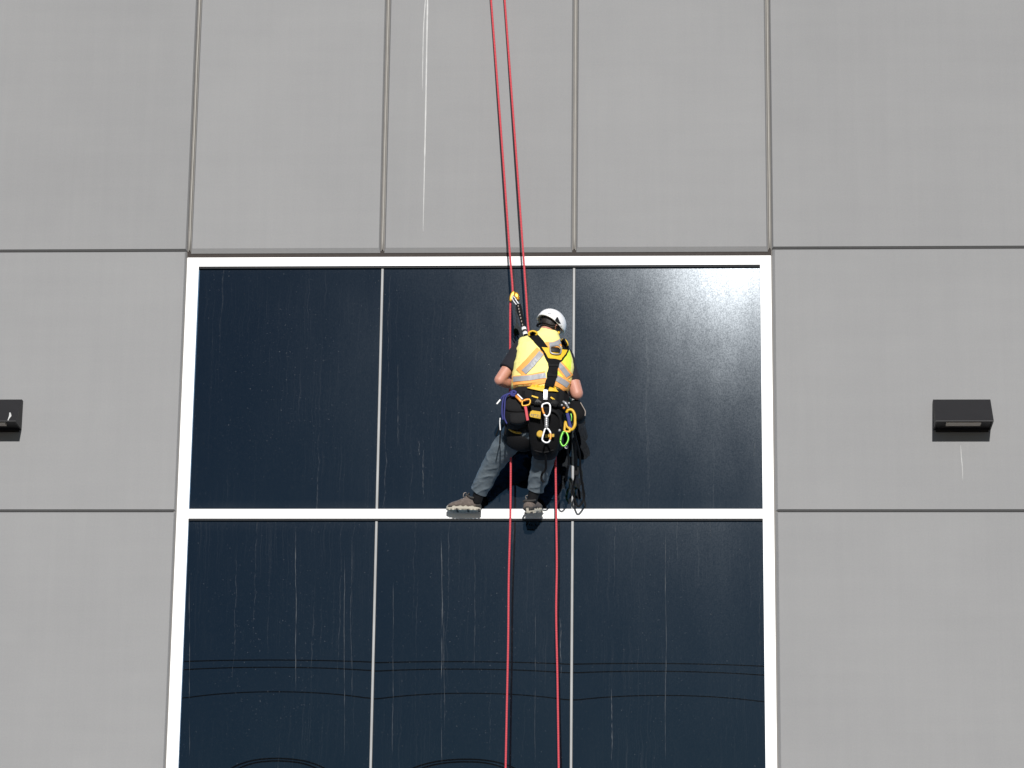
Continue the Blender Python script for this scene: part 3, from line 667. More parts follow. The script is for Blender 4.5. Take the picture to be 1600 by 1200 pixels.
def hit(px, py, bvh, alt=0.75):
    o, d = ground_ray(px, py); h = bvh.ray_cast(o, d)
    if h[0] is None: return P(px, py, alt), Vector((0, -1, 0))
    return h[0], (h[1] if h[1].dot(d) < 0 else -h[1])
def patch(name, left, right, bvh, m, parent, lift=0.004, nu=14, nv=4, thick=0.004, alt=0.75):
    """a strip of cloth lying on a body: two edge lines in photo pixels, draped on the surface, with thickness"""
    def res(line, t):
        seg = [math.dist(line[i], line[i + 1]) for i in range(len(line) - 1)]; s = t * sum(seg)
        for i, q in enumerate(seg):
            if s <= q or i == len(seg) - 1:
                f = min(1, s / max(q, 1e-6)); return tuple(line[i][k] + (line[i + 1][k] - line[i][k]) * f for k in (0, 1))
            s -= q
    top, bot = [], []
    for i in range(nu + 1):
        a, b = res(left, i / nu), res(right, i / nu)
        for j in range(nv + 1):
            f = j / nv; p, nn = hit(a[0] + (b[0] - a[0]) * f, a[1] + (b[1] - a[1]) * f, bvh, alt)
            top.append(p + nn * (lift + thick)); bot.append(p + nn * (lift - thick * 1.5))
    V = top + bot; K = len(top); W = nv + 1; Fc = []
    for i in range(nu):
        for j in range(nv):
            a = i * W + j; Fc += [(a, a + 1, a + W + 1, a + W), (K + a, K + a + W, K + a + W + 1, K + a + 1)]
    for i in range(nu):
        for j in (0, nv):
            a = i * W + j; Fc.append((a, a + W, K + a + W, K + a))
    for j in range(nv):
        for i in (0, nu):
            a = i * W + j; Fc.append((a, a + 1, K + a + 1, K + a))
    return mesh_obj(name, V, Fc, m, parent, smooth=False)
def band(name, line, w, bvh, m, parent, lift=0.004, nu=16, nv=4, thick=0.003, alt=0.75):
    L, Rr = [], []
    for i, p in enumerate(line):
        a = line[max(i - 1, 0)]; b = line[min(i + 1, len(line) - 1)]; t = Vector((b[0] - a[0], b[1] - a[1])).normalized()
        ww = w[i] if isinstance(w, (list, tuple)) else w
        L.append((p[0] - t.y * ww / 2, p[1] + t.x * ww / 2)); Rr.append((p[0] + t.y * ww / 2, p[1] - t.x * ww / 2))
    return patch(name, L, Rr, bvh, m, parent, lift, nu, nv, thick, alt)
# vest panels and tapes
patch('side_panel', [(886, 546), (876, 560), (869, 572), (872, 590)], [(890, 550), (892.5, 563), (891, 578), (885.5, 596)], VB, M['lime'], vest, 0.002, 14, 5)
band('orange_tape', [(813, 583), (828, 567), (845, 548)], 16, VB, M['orange'], vest, 0.003)
band('orange_tape', [(802, 597), (828, 594), (853, 589)], 18, VB, M['orange'], vest, 0.004)
band('orange_tape', [(868, 565), (877, 575), (889, 590)], 14, VB, M['orange'], vest, 0.0045)
band('orange_tape', [(866, 593), (877, 598), (887, 604)], 17, VB, M['orange'], vest, 0.006)
band('orange_tape', [(852, 541), (864, 541), (877, 536)], 12, VB, M['orange'], vest, 0.003)
band('reflective_tape', [(819, 582), (831, 570), (846, 552)], 8.5, VB, M['silver_tape'], vest, 0.0075)
band('reflective_tape', [(803, 593), (828, 591), (853, 587)], 8.0, VB, M['silver_tape'], vest, 0.0085)
band('reflective_tape', [(870, 567), (878, 576), (887, 588)], 7.5, VB, M['silver_tape'], vest, 0.0085)
band('reflective_tape', [(868, 591), (877, 596), (886, 602)], 8.5, VB, M['silver_tape'], vest, 0.0105)
band('reflective_tape', [(858, 540), (866, 539), (876, 534)], 7.0, VB, M['silver_tape'], vest, 0.0075)

# harness
harness = mesh_obj('harness', *loft([tilt_ring(844, 613, 0.625, 41, 4, 0.170), tilt_ring(844, 615, 0.625, 44, 4, 0.184), tilt_ring(843, 631, 0.62, 44.5, 3, 0.188), tilt_ring(842, 639, 0.62, 43, 3, 0.182), tilt_ring(842, 641, 0.62, 40, 3, 0.17)]), M['web_dark'], person, smooth=True)
tag(harness, 'black full-body harness with yellow back plate')
HB = bvh_of(bpy.data.meshes[harness.data.name]) if False else BVHTree.FromPolygons([v.co + harness.location + person.location for v in harness.data.vertices], [tuple(p.vertices) for p in harness.data.polygons])
band('shoulder_strap', [(829, 522), (837, 529), (845, 538), (853, 547)], [10, 11, 11, 9], VB, M['web'], harness, 0.010)
band('shoulder_strap', [(878, 531), (882, 539), (883.5, 548)], [9, 10, 9], VB, M['web'], harness, 0.010)
patch('plate_border', [(843, 544), (848, 551), (853, 562), (856, 567)], [(887, 547), (884, 556), (877, 565), (873, 568)], VB, M['web'], harness, 0.0125, 12, 8)
patch('back_plate', [(846, 544.5), (851, 551), (857, 561.5), (861, 563)], [(884, 549), (881.5, 556), (875, 564), (871, 563)], VB, M['yellow'], harness, 0.0185, 12, 8)
band('back_strap', [(865, 563), (864, 575), (861, 592), (857, 602), (853, 611)], [19, 14, 13, 13, 6], VB, M['web'], harness, 0.020)
band('strap_keeper', [(855, 586), (862, 587), (869, 588)], 4, VB, M['web_dark'], harness, 0.026)
band('strap_keeper', [(857, 572), (864, 572.5), (871, 573)], 4, VB, M['web_dark'], harness, 0.026)
def ring_px(pts, d, r, k=5): return tube([P(x, y, d) for x, y in pts], r, 8, k, closed=True)
bk, bn = hit(867, 548, VB)
mesh_obj('back_ring', *tube([hit(x, y, VB)[0] + hit(x, y, VB)[1] * 0.034 for x, y in ((860, 545), (867, 543.5), (873.5, 546), (873.5, 555), (867, 556.5), (860.5, 554))], 0.0065, 8, 5, closed=True), M['steel'], harness, smooth=True)
band('ring_bar', [(860.5, 550), (873, 551)], 5, VB, M['black_plastic'], harness, 0.032)
for (cx_, cy_, a_) in ((832.5, 521.5, 0.0), (882, 536, 0.9)):
    p0, n0 = hit(cx_, cy_ + 5, VB); c0 = P(cx_, cy_, -(p0.y) + 0.005)
    pts = [c0 + Vector((math.cos(t) * 0.034 * math.cos(a_) - math.sin(t) * 0.020 * math.sin(a_), 0.01 * math.sin(t), -math.cos(t) * 0.034 * math.sin(a_) - math.sin(t) * 0.020 * math.cos(a_))) for t in [i * math.pi / 4 for i in range(8)]]
    mesh_obj('shoulder_ring', *tube(pts, 0.0085, 8, 4, closed=True), M['yellow'], harness, smooth=True)
# waist belt trim
patch('belt_wing', [(824, 607), (832, 609), (849, 612.5)], [(826, 606), (845, 601), (851, 605)], HB, M['yellow'], harness, 0.016)
patch('belt_wing', [(856, 612), (863, 612), (871, 613)], [(857, 608), (862, 602), (867, 607)], HB, M['yellow'], harness, 0.016)
for x in (818, 834, 872, 884): band('belt_keeper', [(x, 611), (x - 0.5, 628)], 4, HB, M['web'], harness, 0.006)
for a, b in (((831, 619), (841, 622)), ((860, 621), (866, 625))): band('yellow_stitch', [a, b], 2.0, HB, M['yellow'], harness, 0.009)
band('belt_buckle', [(837, 627), (845, 633)], 9, HB, M['black_plastic'], harness, 0.012)
band('belt_buckle', [(862, 627), (870, 632)], 8, HB, M['black_plastic'], harness, 0.012)
band('belt_webbing', [(852.5, 610), (852, 625)], 6, HB, M['steel'], harness, 0.016)
# padded leg loops and seat
seat = loft([tilt_ring(840, 636, 0.615, 38, 2, 0.155), tilt_ring(841, 650, 0.61, 39, 2, 0.165), tilt_ring(842, 674, 0.605, 38, 2, 0.160), tilt_ring(842, 682, 0.60, 34, 2, 0.135)])
mesh_obj('seat_pad', *seat, M['web'], harness, smooth=True)
def loop_ring(c, axis, r, hgt, m, name, parent, tk=0.018):
    axis = axis.normalized(); u = axis.cross(Vector((0, 1, 0))).normalized(); w = axis.cross(u)
    rings = []
    for (h, s) in ((-1, 0.0), (-0.75, tk), (0, tk * 1.2), (0.75, tk), (1, 0.0)): rings.append(ering(c + axis * (h * hgt), u * (r + s), w * (r + s), 24))
    return mesh_obj(name, *loft(rings), m, parent, smooth=True)
lA = loop_ring(P(812, 682, 0.54), P(820, 660, 0.60) - P(806, 692, 0.46), 0.118, 0.075, M['web'], 'leg_loop', harness)
mesh_obj('loop_trim', *tube([P(794, 668, 0.66), P(800, 673.5, 0.685), P(810, 676.5, 0.69), P(820, 674, 0.68), P(826, 669, 0.66)], 0.009, 8, 5), M['pad_yellow'], lA, smooth=True)
lB = loop_ring(P(856, 690, 0.535), P(856, 660, 0.60) - P(853, 700, 0.47), 0.112, 0.06, M['web'], 'leg_loop', harness)

# helmet
helmet_rings = []
def helm_pt(ph, th, s=1.0):
    a = math.cos(ph); b = math.sin(ph)           # a forward, b right
    fx, rx, ux = 0.142, 0.116, 0.118
    return HP(-0.004 + math.sin(th) * a * fx * s, math.sin(th) * b * rx * s, 0.022 + math.cos(th) * ux * s)
NPH = 48
def rim(ph):      # how far down the shell reaches: deeper over the ears' front, arched at the nape
    return R(98) + R(10) * math.exp(-((abs((ph + math.pi) % (2 * math.pi) - math.pi) - R(80)) / R(40)) ** 2) - R(3) * math.exp(-((abs(ph - math.pi)) / R(40)) ** 2)
for i in range(0, 17):
    t = i / 16
    helmet_rings.append([helm_pt(2 * math.pi * j / NPH, max(0.02, rim(2 * math.pi * j / NPH) * t), 1.0 + (0.035 * max(0, t - 0.85) / 0.15)) for j in range(NPH)])
for i, s in ((16, 0.95), (12, 0.94), (6, 0.93)):
    t = i / 16
    helmet_rings.append([helm_pt(2 * math.pi * j / NPH, max(0.02, rim(2 * math.pi * j / NPH) * t), s) for j in range(NPH)])
helmet = mesh_obj('helmet', *loft(helmet_rings), M['helmet'], person, smooth=True)
HLB = BVHTree.FromPolygons([v.co + helmet.location + person.location for v in helmet.data.vertices], [tuple(p.vertices) for p in helmet.data.polygons])
patch('vent', [(870, 495.5), (867, 500), (870, 505)], [(871.5, 496), (873.5, 501), (876, 506)], HLB, M['black_plastic'], helmet, 0.0015, 6, 3, 0.002)
band('logo_mark', [(856, 490), (861, 489.5)], 1.2, HLB, M['silver_tape'], helmet, 0.0006, 4, 1, 0.001)
mesh_obj('chin_strap', *tube([HP(0.015, 0.108, -0.01), HP(0.02, 0.094, -0.055), HP(0.045, 0.060, -0.125), HP(0.055, 0.0, -0.138), HP(0.045, -0.060, -0.125), HP(0.02, -0.094, -0.055), HP(0.015, -0.108, -0.01)], 0.009, 8, 6, flat=0.35, flatdir=hr), M['web'], helmet, smooth=True)
mesh_obj('nape_strap', *tube([HP(0.015, 0.108, -0.0), HP(-0.06, 0.088, -0.045), HP(-0.105, 0.03, -0.05), HP(-0.105, -0.03, -0.05), HP(-0.06, -0.088, -0.045), HP(0.015, -0.108, -0.0)], 0.011, 8, 6, flat=0.35, flatdir=hu), M['web'], helmet, smooth=True)
mesh_obj('strap_buckle', *tube([HP(0.022, 0.100, -0.05), HP(0.030, 0.094, -0.075)], 0.011, 8, 2), M['yellow'], helmet, smooth=True)

# shoes
def shoe(heel, toe, wid, label, roll=0.0):
    fw = (toe - heel); L = fw.length; fw.normalize()
    sd_ = fw.cross(Vector((0, 0, 1))).normalized(); upv = sd_.cross(fw).normalized()
    if roll: mm = Matrix.Rotation(roll, 3, fw); sd_, upv = mm @ sd_, mm @ upv
    root = empty('shoe', heel); adopt(root, person); root['label'] = label
    def Q(s, w, u): return heel + fw * (s * L) + sd_ * w + upv * u
    st = [(-0.03, 0.020, 0.065), (0.0, 0.034, 0.100), (0.10, 0.040, 0.108), (0.24, 0.042, 0.104), (0.36, 0.043, 0.128), (0.46, 0.044, 0.122), (0.58, 0.046, 0.106), (0.72, 0.048, 0.090), (0.86, 0.044, 0.078), (0.96, 0.032, 0.062), (1.01, 0.012, 0.046)]
    rings = []
    for (s, w, h) in st:
        b = 0.020
        rings.append([Q(s, w * wid * math.cos(a) * (1 if math.sin(a) < 0.2 else 1 - 0.35 * math.sin(a) ** 2), b + (h - b) * (0.5 + 0.5 * math.copysign(abs(math.sin(a)) ** 0.8, math.sin(a)))) for a in [2 * math.pi * j / 20 for j in range(20)]])
    up = mesh_obj('upper', *loft(rings), M['shoe'], root, smooth=True)
    # midsole with a scalloped upper edge, tread lugs under it
    so = []; n = 44
    outl = []
    for j in range(n):
        a = 2 * math.pi * j / n; s = 0.5 - 0.54 * math.cos(a); wv = 0.046 if s > 0.5 else 0.040
        outl.append((s, wv * wid * math.copysign(abs(math.sin(a)) ** 0.75, math.sin(a))))
    lo = [Q(s, w * 0.96, 0.002 + 0.012 * max(0, s - 0.8) * 5 * 0.5) for s, w in outl]
    md = [Q(s, w * 1.06, 0.016 + 0.010 * max(0, s - 0.8) * 5 * 0.4) for s, w in outl]
    tp = [Q(s, w * 1.03, 0.034 + 0.007 * math.sin(s * 34) + (0.022 if s < 0.08 else 0) + 0.006 * max(0, s - 0.8) * 5) for s, w in outl]
    inn = [Q(s, w * 0.7, 0.030) for s, w in outl]
    sole = mesh_obj('sole', *loft([lo, md, tp, inn]), M['sole'], root, smooth=True)
    for i in range(9):
        s = 0.02 + i * 0.112
        for e in (-1, 1):
            wv = (0.043 if s > 0.5 else 0.037) * wid * (1 if 0.06 < s < 0.88 else 0.72); lift_ = 0.006 * max(0, s - 0.8) * 5
            g = [Q(s - 0.032, e * wv * 1.06, -0.0005 + lift_), Q(s + 0.032, e * wv * 1.06, -0.0005 + lift_), Q(s + 0.032, e * wv * 0.25, -0.0005 + lift_), Q(s - 0.032, e * wv * 0.25, -0.0005 + lift_)]
            g2 = [p + upv * 0.014 for p in g]
            mesh_obj('tread_lug', *loft([g, g2]), M['sole'] if i % 3 else M['shoe_dark'], root)
    for (s0, s1, h) in ((-0.035, 0.12, 0.070), (0.84, 1.02, 0.044)):            # heel cup and toe cap
        rg = []
        for k in range(5):
            s = s0 + (s1 - s0) * k / 4
            i = max(j for j in range(len(st)) if st[j][0] <= s + 1e-6) if s >= st[0][0] else 0
            i2 = min(i + 1, len(st) - 1); f = 0 if i == i2 else min(1, max(0, (s - st[i][0]) / (st[i2][0] - st[i][0]))); w = st[i][1] + (st[i2][1] - st[i][1]) * f
            hh = min(h, st[i][2] + (st[i2][2] - st[i][2]) * f) * 0.97
            rg.append([Q(s, (w * wid + 0.003) * math.cos(a), 0.020 + (hh - 0.02) * (0.5 + 0.5 * math.sin(a))) for a in [2 * math.pi * j / 18 for j in range(18)]])
        mesh_obj('toe_cap' if s0 > 0.5 else 'heel_cup', *loft(rg), M['shoe_dark'], root, smooth=True)
    for i in range(5):
        s = 0.42 + i * 0.075; h = 0.130 - i * 0.0125
        mesh_obj('lace', *tube([Q(s, -0.030 * wid, h - 0.018), Q(s + 0.01, 0, h), Q(s + 0.03, 0.030 * wid, h - 0.022)], 0.0042, 6, 4), M['lace'], up, smooth=True)
    for e in (-1, 1):
        mesh_obj('lace', *tube([Q(0.44, 0, 0.130), Q(0.42, e * 0.030, 0.152), Q(0.48, e * 0.058, 0.140), Q(0.50, e * 0.038, 0.112), Q(0.45, 0.0, 0.126)], 0.0035, 6, 5), M['lace'], up, smooth=True)
    mesh_obj('tongue', *tube([Q(0.50, 0, 0.108), Q(0.40, 0, 0.134), Q(0.33, 0, 0.156)], [0.02, 0.026, 0.022], 10, 4, flat=0.35, flatdir=upv), M['shoe_dark'], root, smooth=True)
    mesh_obj('collar', *tube([Q(0.30, -0.036 * wid, 0.112), Q(0.13, -0.038 * wid, 0.104), Q(0.02, 0, 0.108), Q(0.13, 0.038 * wid, 0.104), Q(0.30, 0.036 * wid, 0.112), Q(0.37, 0, 0.134)], 0.010, 8, 5, closed=True), M['shoe_dark'], root, smooth=True)
    return root
shoe(P(749.5, 798.5, 0.072), P(699, 798.5, 0.062), 1.0, 'grey-brown hiking shoe seen from its side, toe to the left')
shoe(P(825.5, 802.5, 0.235), P(842, 800, 0.015), 1.2, 'grey-brown hiking shoe seen from its heel')

# ------------------------------------------------------------------ gear hanging on the worker and the ropes
def outline(px, d, k=4):
    pts = [P(x, y, d) for x, y in px]; m = len(pts); q = []
    for i in range(m):
        a, b, c, e = pts[i - 1], pts[i], pts[(i + 1) % m], pts[(i + 2) % m]
        for j in range(k):
            t = j / k; q.append(0.5 * ((2 * b) + (c - a) * t + (2 * a - 5 * b + 4 * c - e) * t * t + (3 * b - a - 3 * c + e) * t ** 3))
    return q
def crumple(o, amp, sc):
    for v in o.data.vertices: v.co += Vector((noise.noise(v.co * sc), noise.noise(v.co * sc + Vector((9, 0, 0))), noise.noise(v.co * sc + Vector((0, 9, 0))))) * amp
def carabiner(px, d, r, m, gm, gate, label, cat='carabiner', group=None, flat=1.0):
    root = tag(empty('carabiner', P(*px[0], d)), label, cat, group)
    mesh_obj('frame', *tube([P(x, y, d) for x, y in px], r, 8, 5, closed=True), m, root, smooth=True)
    mesh_obj('gate', *tube([P(x, y, d + 0.002) for x, y in gate], r * 1.18, 8, 4), gm, root, smooth=True)
    return root
# tool pouch on the left hip
pouch = tag(empty('tool_pouch', P(805, 660, 0.75)), 'black padded tool pouch on the hip below the bent arm', 'pouch')
o = mesh_obj('bag_body', *prism(outline([(785, 626), (796, 616), (815, 615), (828, 624), (829, 645), (824, 660), (808, 666), (791, 662), (783, 646)], 0.82), 0.62, 0.82, 0.03, 0.012), M['web'], pouch, smooth=True); crumple(o, 0.008, 14)
mesh_obj('flap', *prism(outline([(789, 628), (800, 619), (817, 620), (826, 629), (824, 641), (806, 644), (790, 640)], 0.845), 0.80, 0.845, 0.014, 0.004), M['web_dark'], pouch, smooth=True)
mesh_obj('pocket', *prism(outline([(797, 646), (810, 644), (822, 646), (821, 658), (809, 662), (797, 659)], 0.85), 0.80, 0.85, 0.014, 0.004), M['web_dark'], pouch, smooth=True)
# equipment bag behind the thigh
bag = tag(empty('equipment_bag', P(850, 712, 0.78)), 'black equipment bag with yellow label hanging behind the straighter leg', 'bag')
def bag_d(y): return 0.84 - (y - 640) / 72 * 0.21
def leaning(px, thick, inset, k=4):
    q = outline([p for p in px], 0.84, k); pts = []
    base = [(p[0], p[1]) for p in px]; m = len(base)
    for i_ in range(m):
        a, b, c, e = [Vector(base[(i_ + t_) % m]) for t_ in (-1, 0, 1, 2)]
        for j_ in range(k):
            t = j_ / k; v = 0.5 * ((2 * b) + (c - a) * t + (2 * a - 5 * b + 4 * c - e) * t * t + (3 * b - a - 3 * c + e) * t ** 3)
            pts.append(P(v.x, v.y, bag_d(v.y)))
    c = sum(pts, Vector()) / len(pts); size = max((p - c).length for p in pts); s_ = 1 - inset / size
    def ring(off, sc): return [c + (p - c) * sc + Vector((0, off, 0)) for p in pts]
    return loft([ring(thick, s_), ring(thick * 0.85, 1), ring(thick * 0.3, 1), ring(thick * 0.1, 1 - 0.35 * (1 - s_)), ring(-0.004, s_), ring(-0.010, s_ * 0.5)])
o = mesh_obj('bag_body', *leaning([(827, 641), (845, 638), (866, 637), (875, 644), (878, 664), (874, 690), (866, 709), (850, 712), (836, 711), (829, 698), (826, 676), (825, 655)], 0.17, 0.025), M['web'], bag, smooth=True); crumple(o, 0.006, 12)
mesh_obj('piping', *tube([P(857, 641, 0.85), P(868, 644, 0.845), P(875, 655, 0.80), P(876.5, 668, 0.77)], 0.010, 8, 5), M['web_dark'], bag, smooth=True)
mesh_obj('bottom_seam', *tube([P(835, 704, 0.658), P(850, 707, 0.658), P(865, 703, 0.660)], 0.006, 8, 5), M['web_dark'], bag, smooth=True)
def plate_px(px, d, tk): 
    pts = [P(x, y, d) for x, y in px]
    return loft([pts, [p + Vector((0, -tk, 0)) for p in pts]])
M['label'] = mat('yellow_label_cloth', (0.60, 0.37, 0.015), 0.7)
lb = mesh_obj('yellow_label', *plate_px([(829, 644), (832, 642), (845, 644), (844.5, 655), (828.5, 652), (827.5, 649)], 0.838, 0.016), M['label'], bag)
lb['label'] = 'yellow label with dark lettering'
fc = bpy.data.curves.new('lettering', 'FONT'); fc.body = 'PETZL'; fc.size = 0.034; fc.align_x = 'CENTER'; fc.align_y = 'CENTER'; fc.extrude = 0.0008
fo = bpy.data.objects.new('tmp_text', fc); col.objects.link(fo)
tme = bpy.data.meshes.new_from_object(fo.evaluated_get(bpy.context.evaluated_depsgraph_get())); bpy.data.objects.remove(fo)
def letter(px, py, d, parent, sc=1.0, tilt=-6):
    o = bpy.data.objects.new('lettering', tme); col.objects.link(o); o.location = P(px, py, d); o.rotation_euler = (R(90), R(-tilt), 0); o.scale = (sc, sc, sc); adopt(o, parent)
    return o
tme.materials.clear(); tme.materials.append(M['black_plastic'])
letter(836.7, 649.5, 0.8565, lb, 0.9, -7)
l2 = mesh_obj('yellow_label', *prism(outline([(839, 675), (843, 672), (848, 674), (849, 681), (843, 683), (838.5, 680)], 0.768), 0.735, 0.768, 0.006), M['pad_yellow'], bag, smooth=True)
mesh_obj('yellow_label', *plate_px([(852, 679.5), (866, 678.5), (866, 683), (852, 684)], 0.748, 0.012), M['pad_yellow'], bag)
cd_ = tag(mesh_obj('accessory_cord', *tube([P(852, 709, 0.64), P(853, 722, 0.55), P(852.5, 733, 0.48), P(847, 741, 0.45), P(846, 748, 0.43), P(849.5, 754, 0.42)], 0.010, 8, 6, flat=0.6), M['web'], smooth=True), 'short black cord dangling from the black bag over the trouser leg', 'cord')
# steel ring strap with two white carabiners and a swivel between
CG = 'white carabiners chained at the small of the back'
carabiner([(850, 631), (856, 630), (859.5, 634), (859, 645), (855.5, 650.5), (851.5, 649), (848, 642), (847, 634)], 0.905, 0.0075, M['whitemetal'], M['orange_gate'], [(847.2, 637), (848.3, 642.5), (850.5, 647)], 'upper white carabiner with orange gate under the silver belt strap', group=CG)
sw = tag(empty('swivel_link', P(854, 660, 0.905)), 'ribbed grey steel swivel joining the two white carabiners', 'swivel')
mesh_obj('barrel', *tube([P(854, 651, 0.905), P(854, 654, 0.905), P(853.8, 660, 0.905), P(853.8, 666, 0.905), P(853.8, 669.5, 0.905)], [0.010, 0.016, 0.015, 0.016, 0.010], 12, 3), M['steel'], sw, smooth=True)
for yy in (655.5, 658.5, 661.5, 664.5): mesh_obj('rib', *tube([P(853.9, yy, 0.905), P(853.9, yy + 1.2, 0.905)], 0.0185, 12, 1), M['steel'], sw, smooth=True)
carabiner([(852, 670), (856, 670), (860, 676), (860.5, 683), (858, 690), (853, 691.5), (848, 688.5), (847.5, 684), (850, 675)], 0.905, 0.0075, M['whitemetal'], M['orange_gate'], [(859.8, 677), (860.6, 682), (859.4, 687)], 'lower white carabiner with orange gate hanging from the grey swivel', group=CG)
# left hip: orange strap, orange carabiner, red sling, blue cord, grey pull cords
st = tag(mesh_obj('orange_lanyard', *tube([P(803, 616, 0.86), P(809, 621.5, 0.88), P(815, 628, 0.885)], 0.012, 8, 5, flat=0.5, flatdir=(0, 1, 0)), M['orange_gate'], smooth=True), 'short orange strap between blue knot and gold carabiner', 'strap')
wl_ = tag(mesh_obj('white_cord', *tube([P(808.5, 616, 0.885), P(812, 619.5, 0.89), P(816.5, 624, 0.89)], 0.007, 8, 4), M['helmet'], smooth=True), 'short stiff white cord end beside the orange strap', 'cord')
carabiner([(816, 628), (820, 625), (827, 624), (828.5, 628), (826, 632.5), (817, 634)], 0.885, 0.0085, M['gold'], M['orange_gate'], [(818, 626.3), (822, 624.6), (826, 624.2)], 'gold-orange carabiner lying sideways on the black pouch')
tag(mesh_obj('red_sling', *tube([P(820.5, 634, 0.885), P(822, 641, 0.89), P(823.2, 649, 0.89), P(824.5, 657, 0.885)], 0.012, 8, 5, flat=0.4, flatdir=(0, 1, 0)), M['red_tape'], smooth=True), 'short faded red tape sling hanging from the gold carabiner', 'sling')
bc = tag(empty('blue_cord', P(802, 614, 0.86)), 'bundle of thin blue cord knotted over the pouch with a whipped white tip', 'cord')
mesh_obj('knot', *tube([P(798, 612, 0.86), P(803, 616, 0.885), P(806, 613, 0.87), P(801, 611, 0.87), P(799, 617, 0.88), P(805, 618.5, 0.885)], 0.010, 8, 6), M['blue_cord'], bc, smooth=True)
mesh_obj('strand', *tube([P(801, 613, 0.86), P(792, 616, 0.86), P(786, 619, 0.85), P(781.5, 625, 0.84)], 0.0065, 8, 6), M['blue_cord'], bc, smooth=True)
mesh_obj('white_tip', *tube([P(781.8, 624.5, 0.84), P(779, 628, 0.84), P(776, 631.5, 0.84)], 0.0075, 8, 4), M['helmet'], bc, smooth=True)
mesh_obj('strand', *tube([P(801, 614, 0.865), P(793, 617, 0.865), P(789.5, 624, 0.86), P(788.5, 636, 0.86), P(788, 652, 0.85), P(792, 662, 0.84)], 0.0065, 8, 6), M['blue_cord'], bc, smooth=True)
mesh_obj('strand', *tube([P(799, 614, 0.86), P(789, 618, 0.86), P(785.5, 628, 0.85), P(784.5, 645, 0.84), P(786, 656, 0.83)], 0.0075, 8, 6), M['blue_cord'], bc, smooth=True)
pc = tag(empty('pull_cord', P(781, 655, 0.8)), 'thin pale and black pull cords dangling beside the tool pouch', 'cord')
mesh_obj('pale_cord', *tube([P(781.5, 653, 0.80), P(781, 661, 0.79), P(781.8, 673, 0.78)], 0.005, 6, 5), M['helmet'], pc, smooth=True)
mesh_obj('black_cord', *tube([P(781.8, 660, 0.79), P(779, 670, 0.77), P(775, 681, 0.75)], 0.006, 6, 5), M['web'], pc, smooth=True)
mesh_obj('black_cord', *tube([P(781.8, 672, 0.78), P(781.5, 682, 0.76), P(781, 693, 0.74)], 0.007, 6, 5), M['web'], pc, smooth=True)
mesh_obj('black_cord', *tube([P(791, 660, 0.80), P(790, 668, 0.79), P(789, 679, 0.77)], 0.010, 6, 5, flat=0.4), M['web'], pc, smooth=True)
# right hip: metal rope grab, yellow handled ascender, green carabiner
rg = tag(empty('rope_grab', P(884, 632, 0.84)), 'small silver and copper rope grab clipped on the belt above the yellow handle', 'rope grab')
mesh_obj('housing', *prism(outline([(878, 630), (882, 625), (888, 627), (890, 634), (886, 638), (880, 638)], 0.86), 0.81, 0.86, 0.012, 0.004), M['black_plastic'], rg, smooth=True)
mesh_obj('cam', *tube([P(879.5, 627, 0.875), P(884, 630.5, 0.88), P(887, 636, 0.875)], [0.008, 0.012, 0.008], 10, 4), M['steel'], rg, smooth=True)
for q in ((878, 633), (889, 630), (881, 637.5), (888, 637)): mesh_obj('rivet', *ball(P(*q, 0.875), 0.010, 8), M['orange_gate'] if q[1] > 637 else M['steel'], rg, smooth=True)
M['asc'] = mat('gold_yellow_plastic', (0.66, 0.40, 0.02), 0.45)
ac = tag(empty('hand_ascender', P(890, 672, 0.84)), 'yellow ring-handled ascender with blue grip hanging at the hip above the green carabiner', 'ascender')
mesh_obj('handle', *tube([P(885, 645, 0.86), P(888, 640.5, 0.865), P(894, 641, 0.865), P(898, 648, 0.865), P(898.5, 657, 0.865), P(898, 665, 0.865), P(893.5, 671.5, 0.86), P(889, 668, 0.86)], [0.011, 0.013, 0.012, 0.0115, 0.0115, 0.013, 0.012, 0.010], 10, 5), M['asc'], ac, smooth=True)
mesh_obj('grip', *tube([P(886.5, 646, 0.855), P(888.5, 654, 0.86), P(890, 662, 0.86), P(892, 670, 0.855)], 0.015, 10, 5, flat=0.6), M['blue_cord'], ac, smooth=True)
mesh_obj('cam_spring', *tube([P(892, 646, 0.865), P(893, 652, 0.865), P(892.5, 658, 0.86)], 0.006, 8, 4), M['green'], ac, smooth=True)
mesh_obj('lower_eye', *tube([P(883.5, 659, 0.87), P(885.5, 666, 0.875), P(890.5, 671, 0.875), P(889, 674.5, 0.875), P(882.5, 673.5, 0.875), P(882.5, 667, 0.87)], 0.0105, 8, 5, closed=True), M['asc'], ac, smooth=True)
carabiner([(880, 675), (877, 681), (875.5, 689), (878, 695.5), (882, 696.5), (886.5, 691), (888, 684), (885, 676)], 0.875, 0.0085, M['green'], M['green'], [(879.8, 676), (877, 682), (876, 689)], 'green carabiner hanging below the yellow ascender')
tag(mesh_obj('steel_ball', *ball(P(874.3, 672.5, 0.88), 0.012, 10), M['steel'], smooth=True), 'tiny steel bead beside the top of the green carabiner', 'bead')
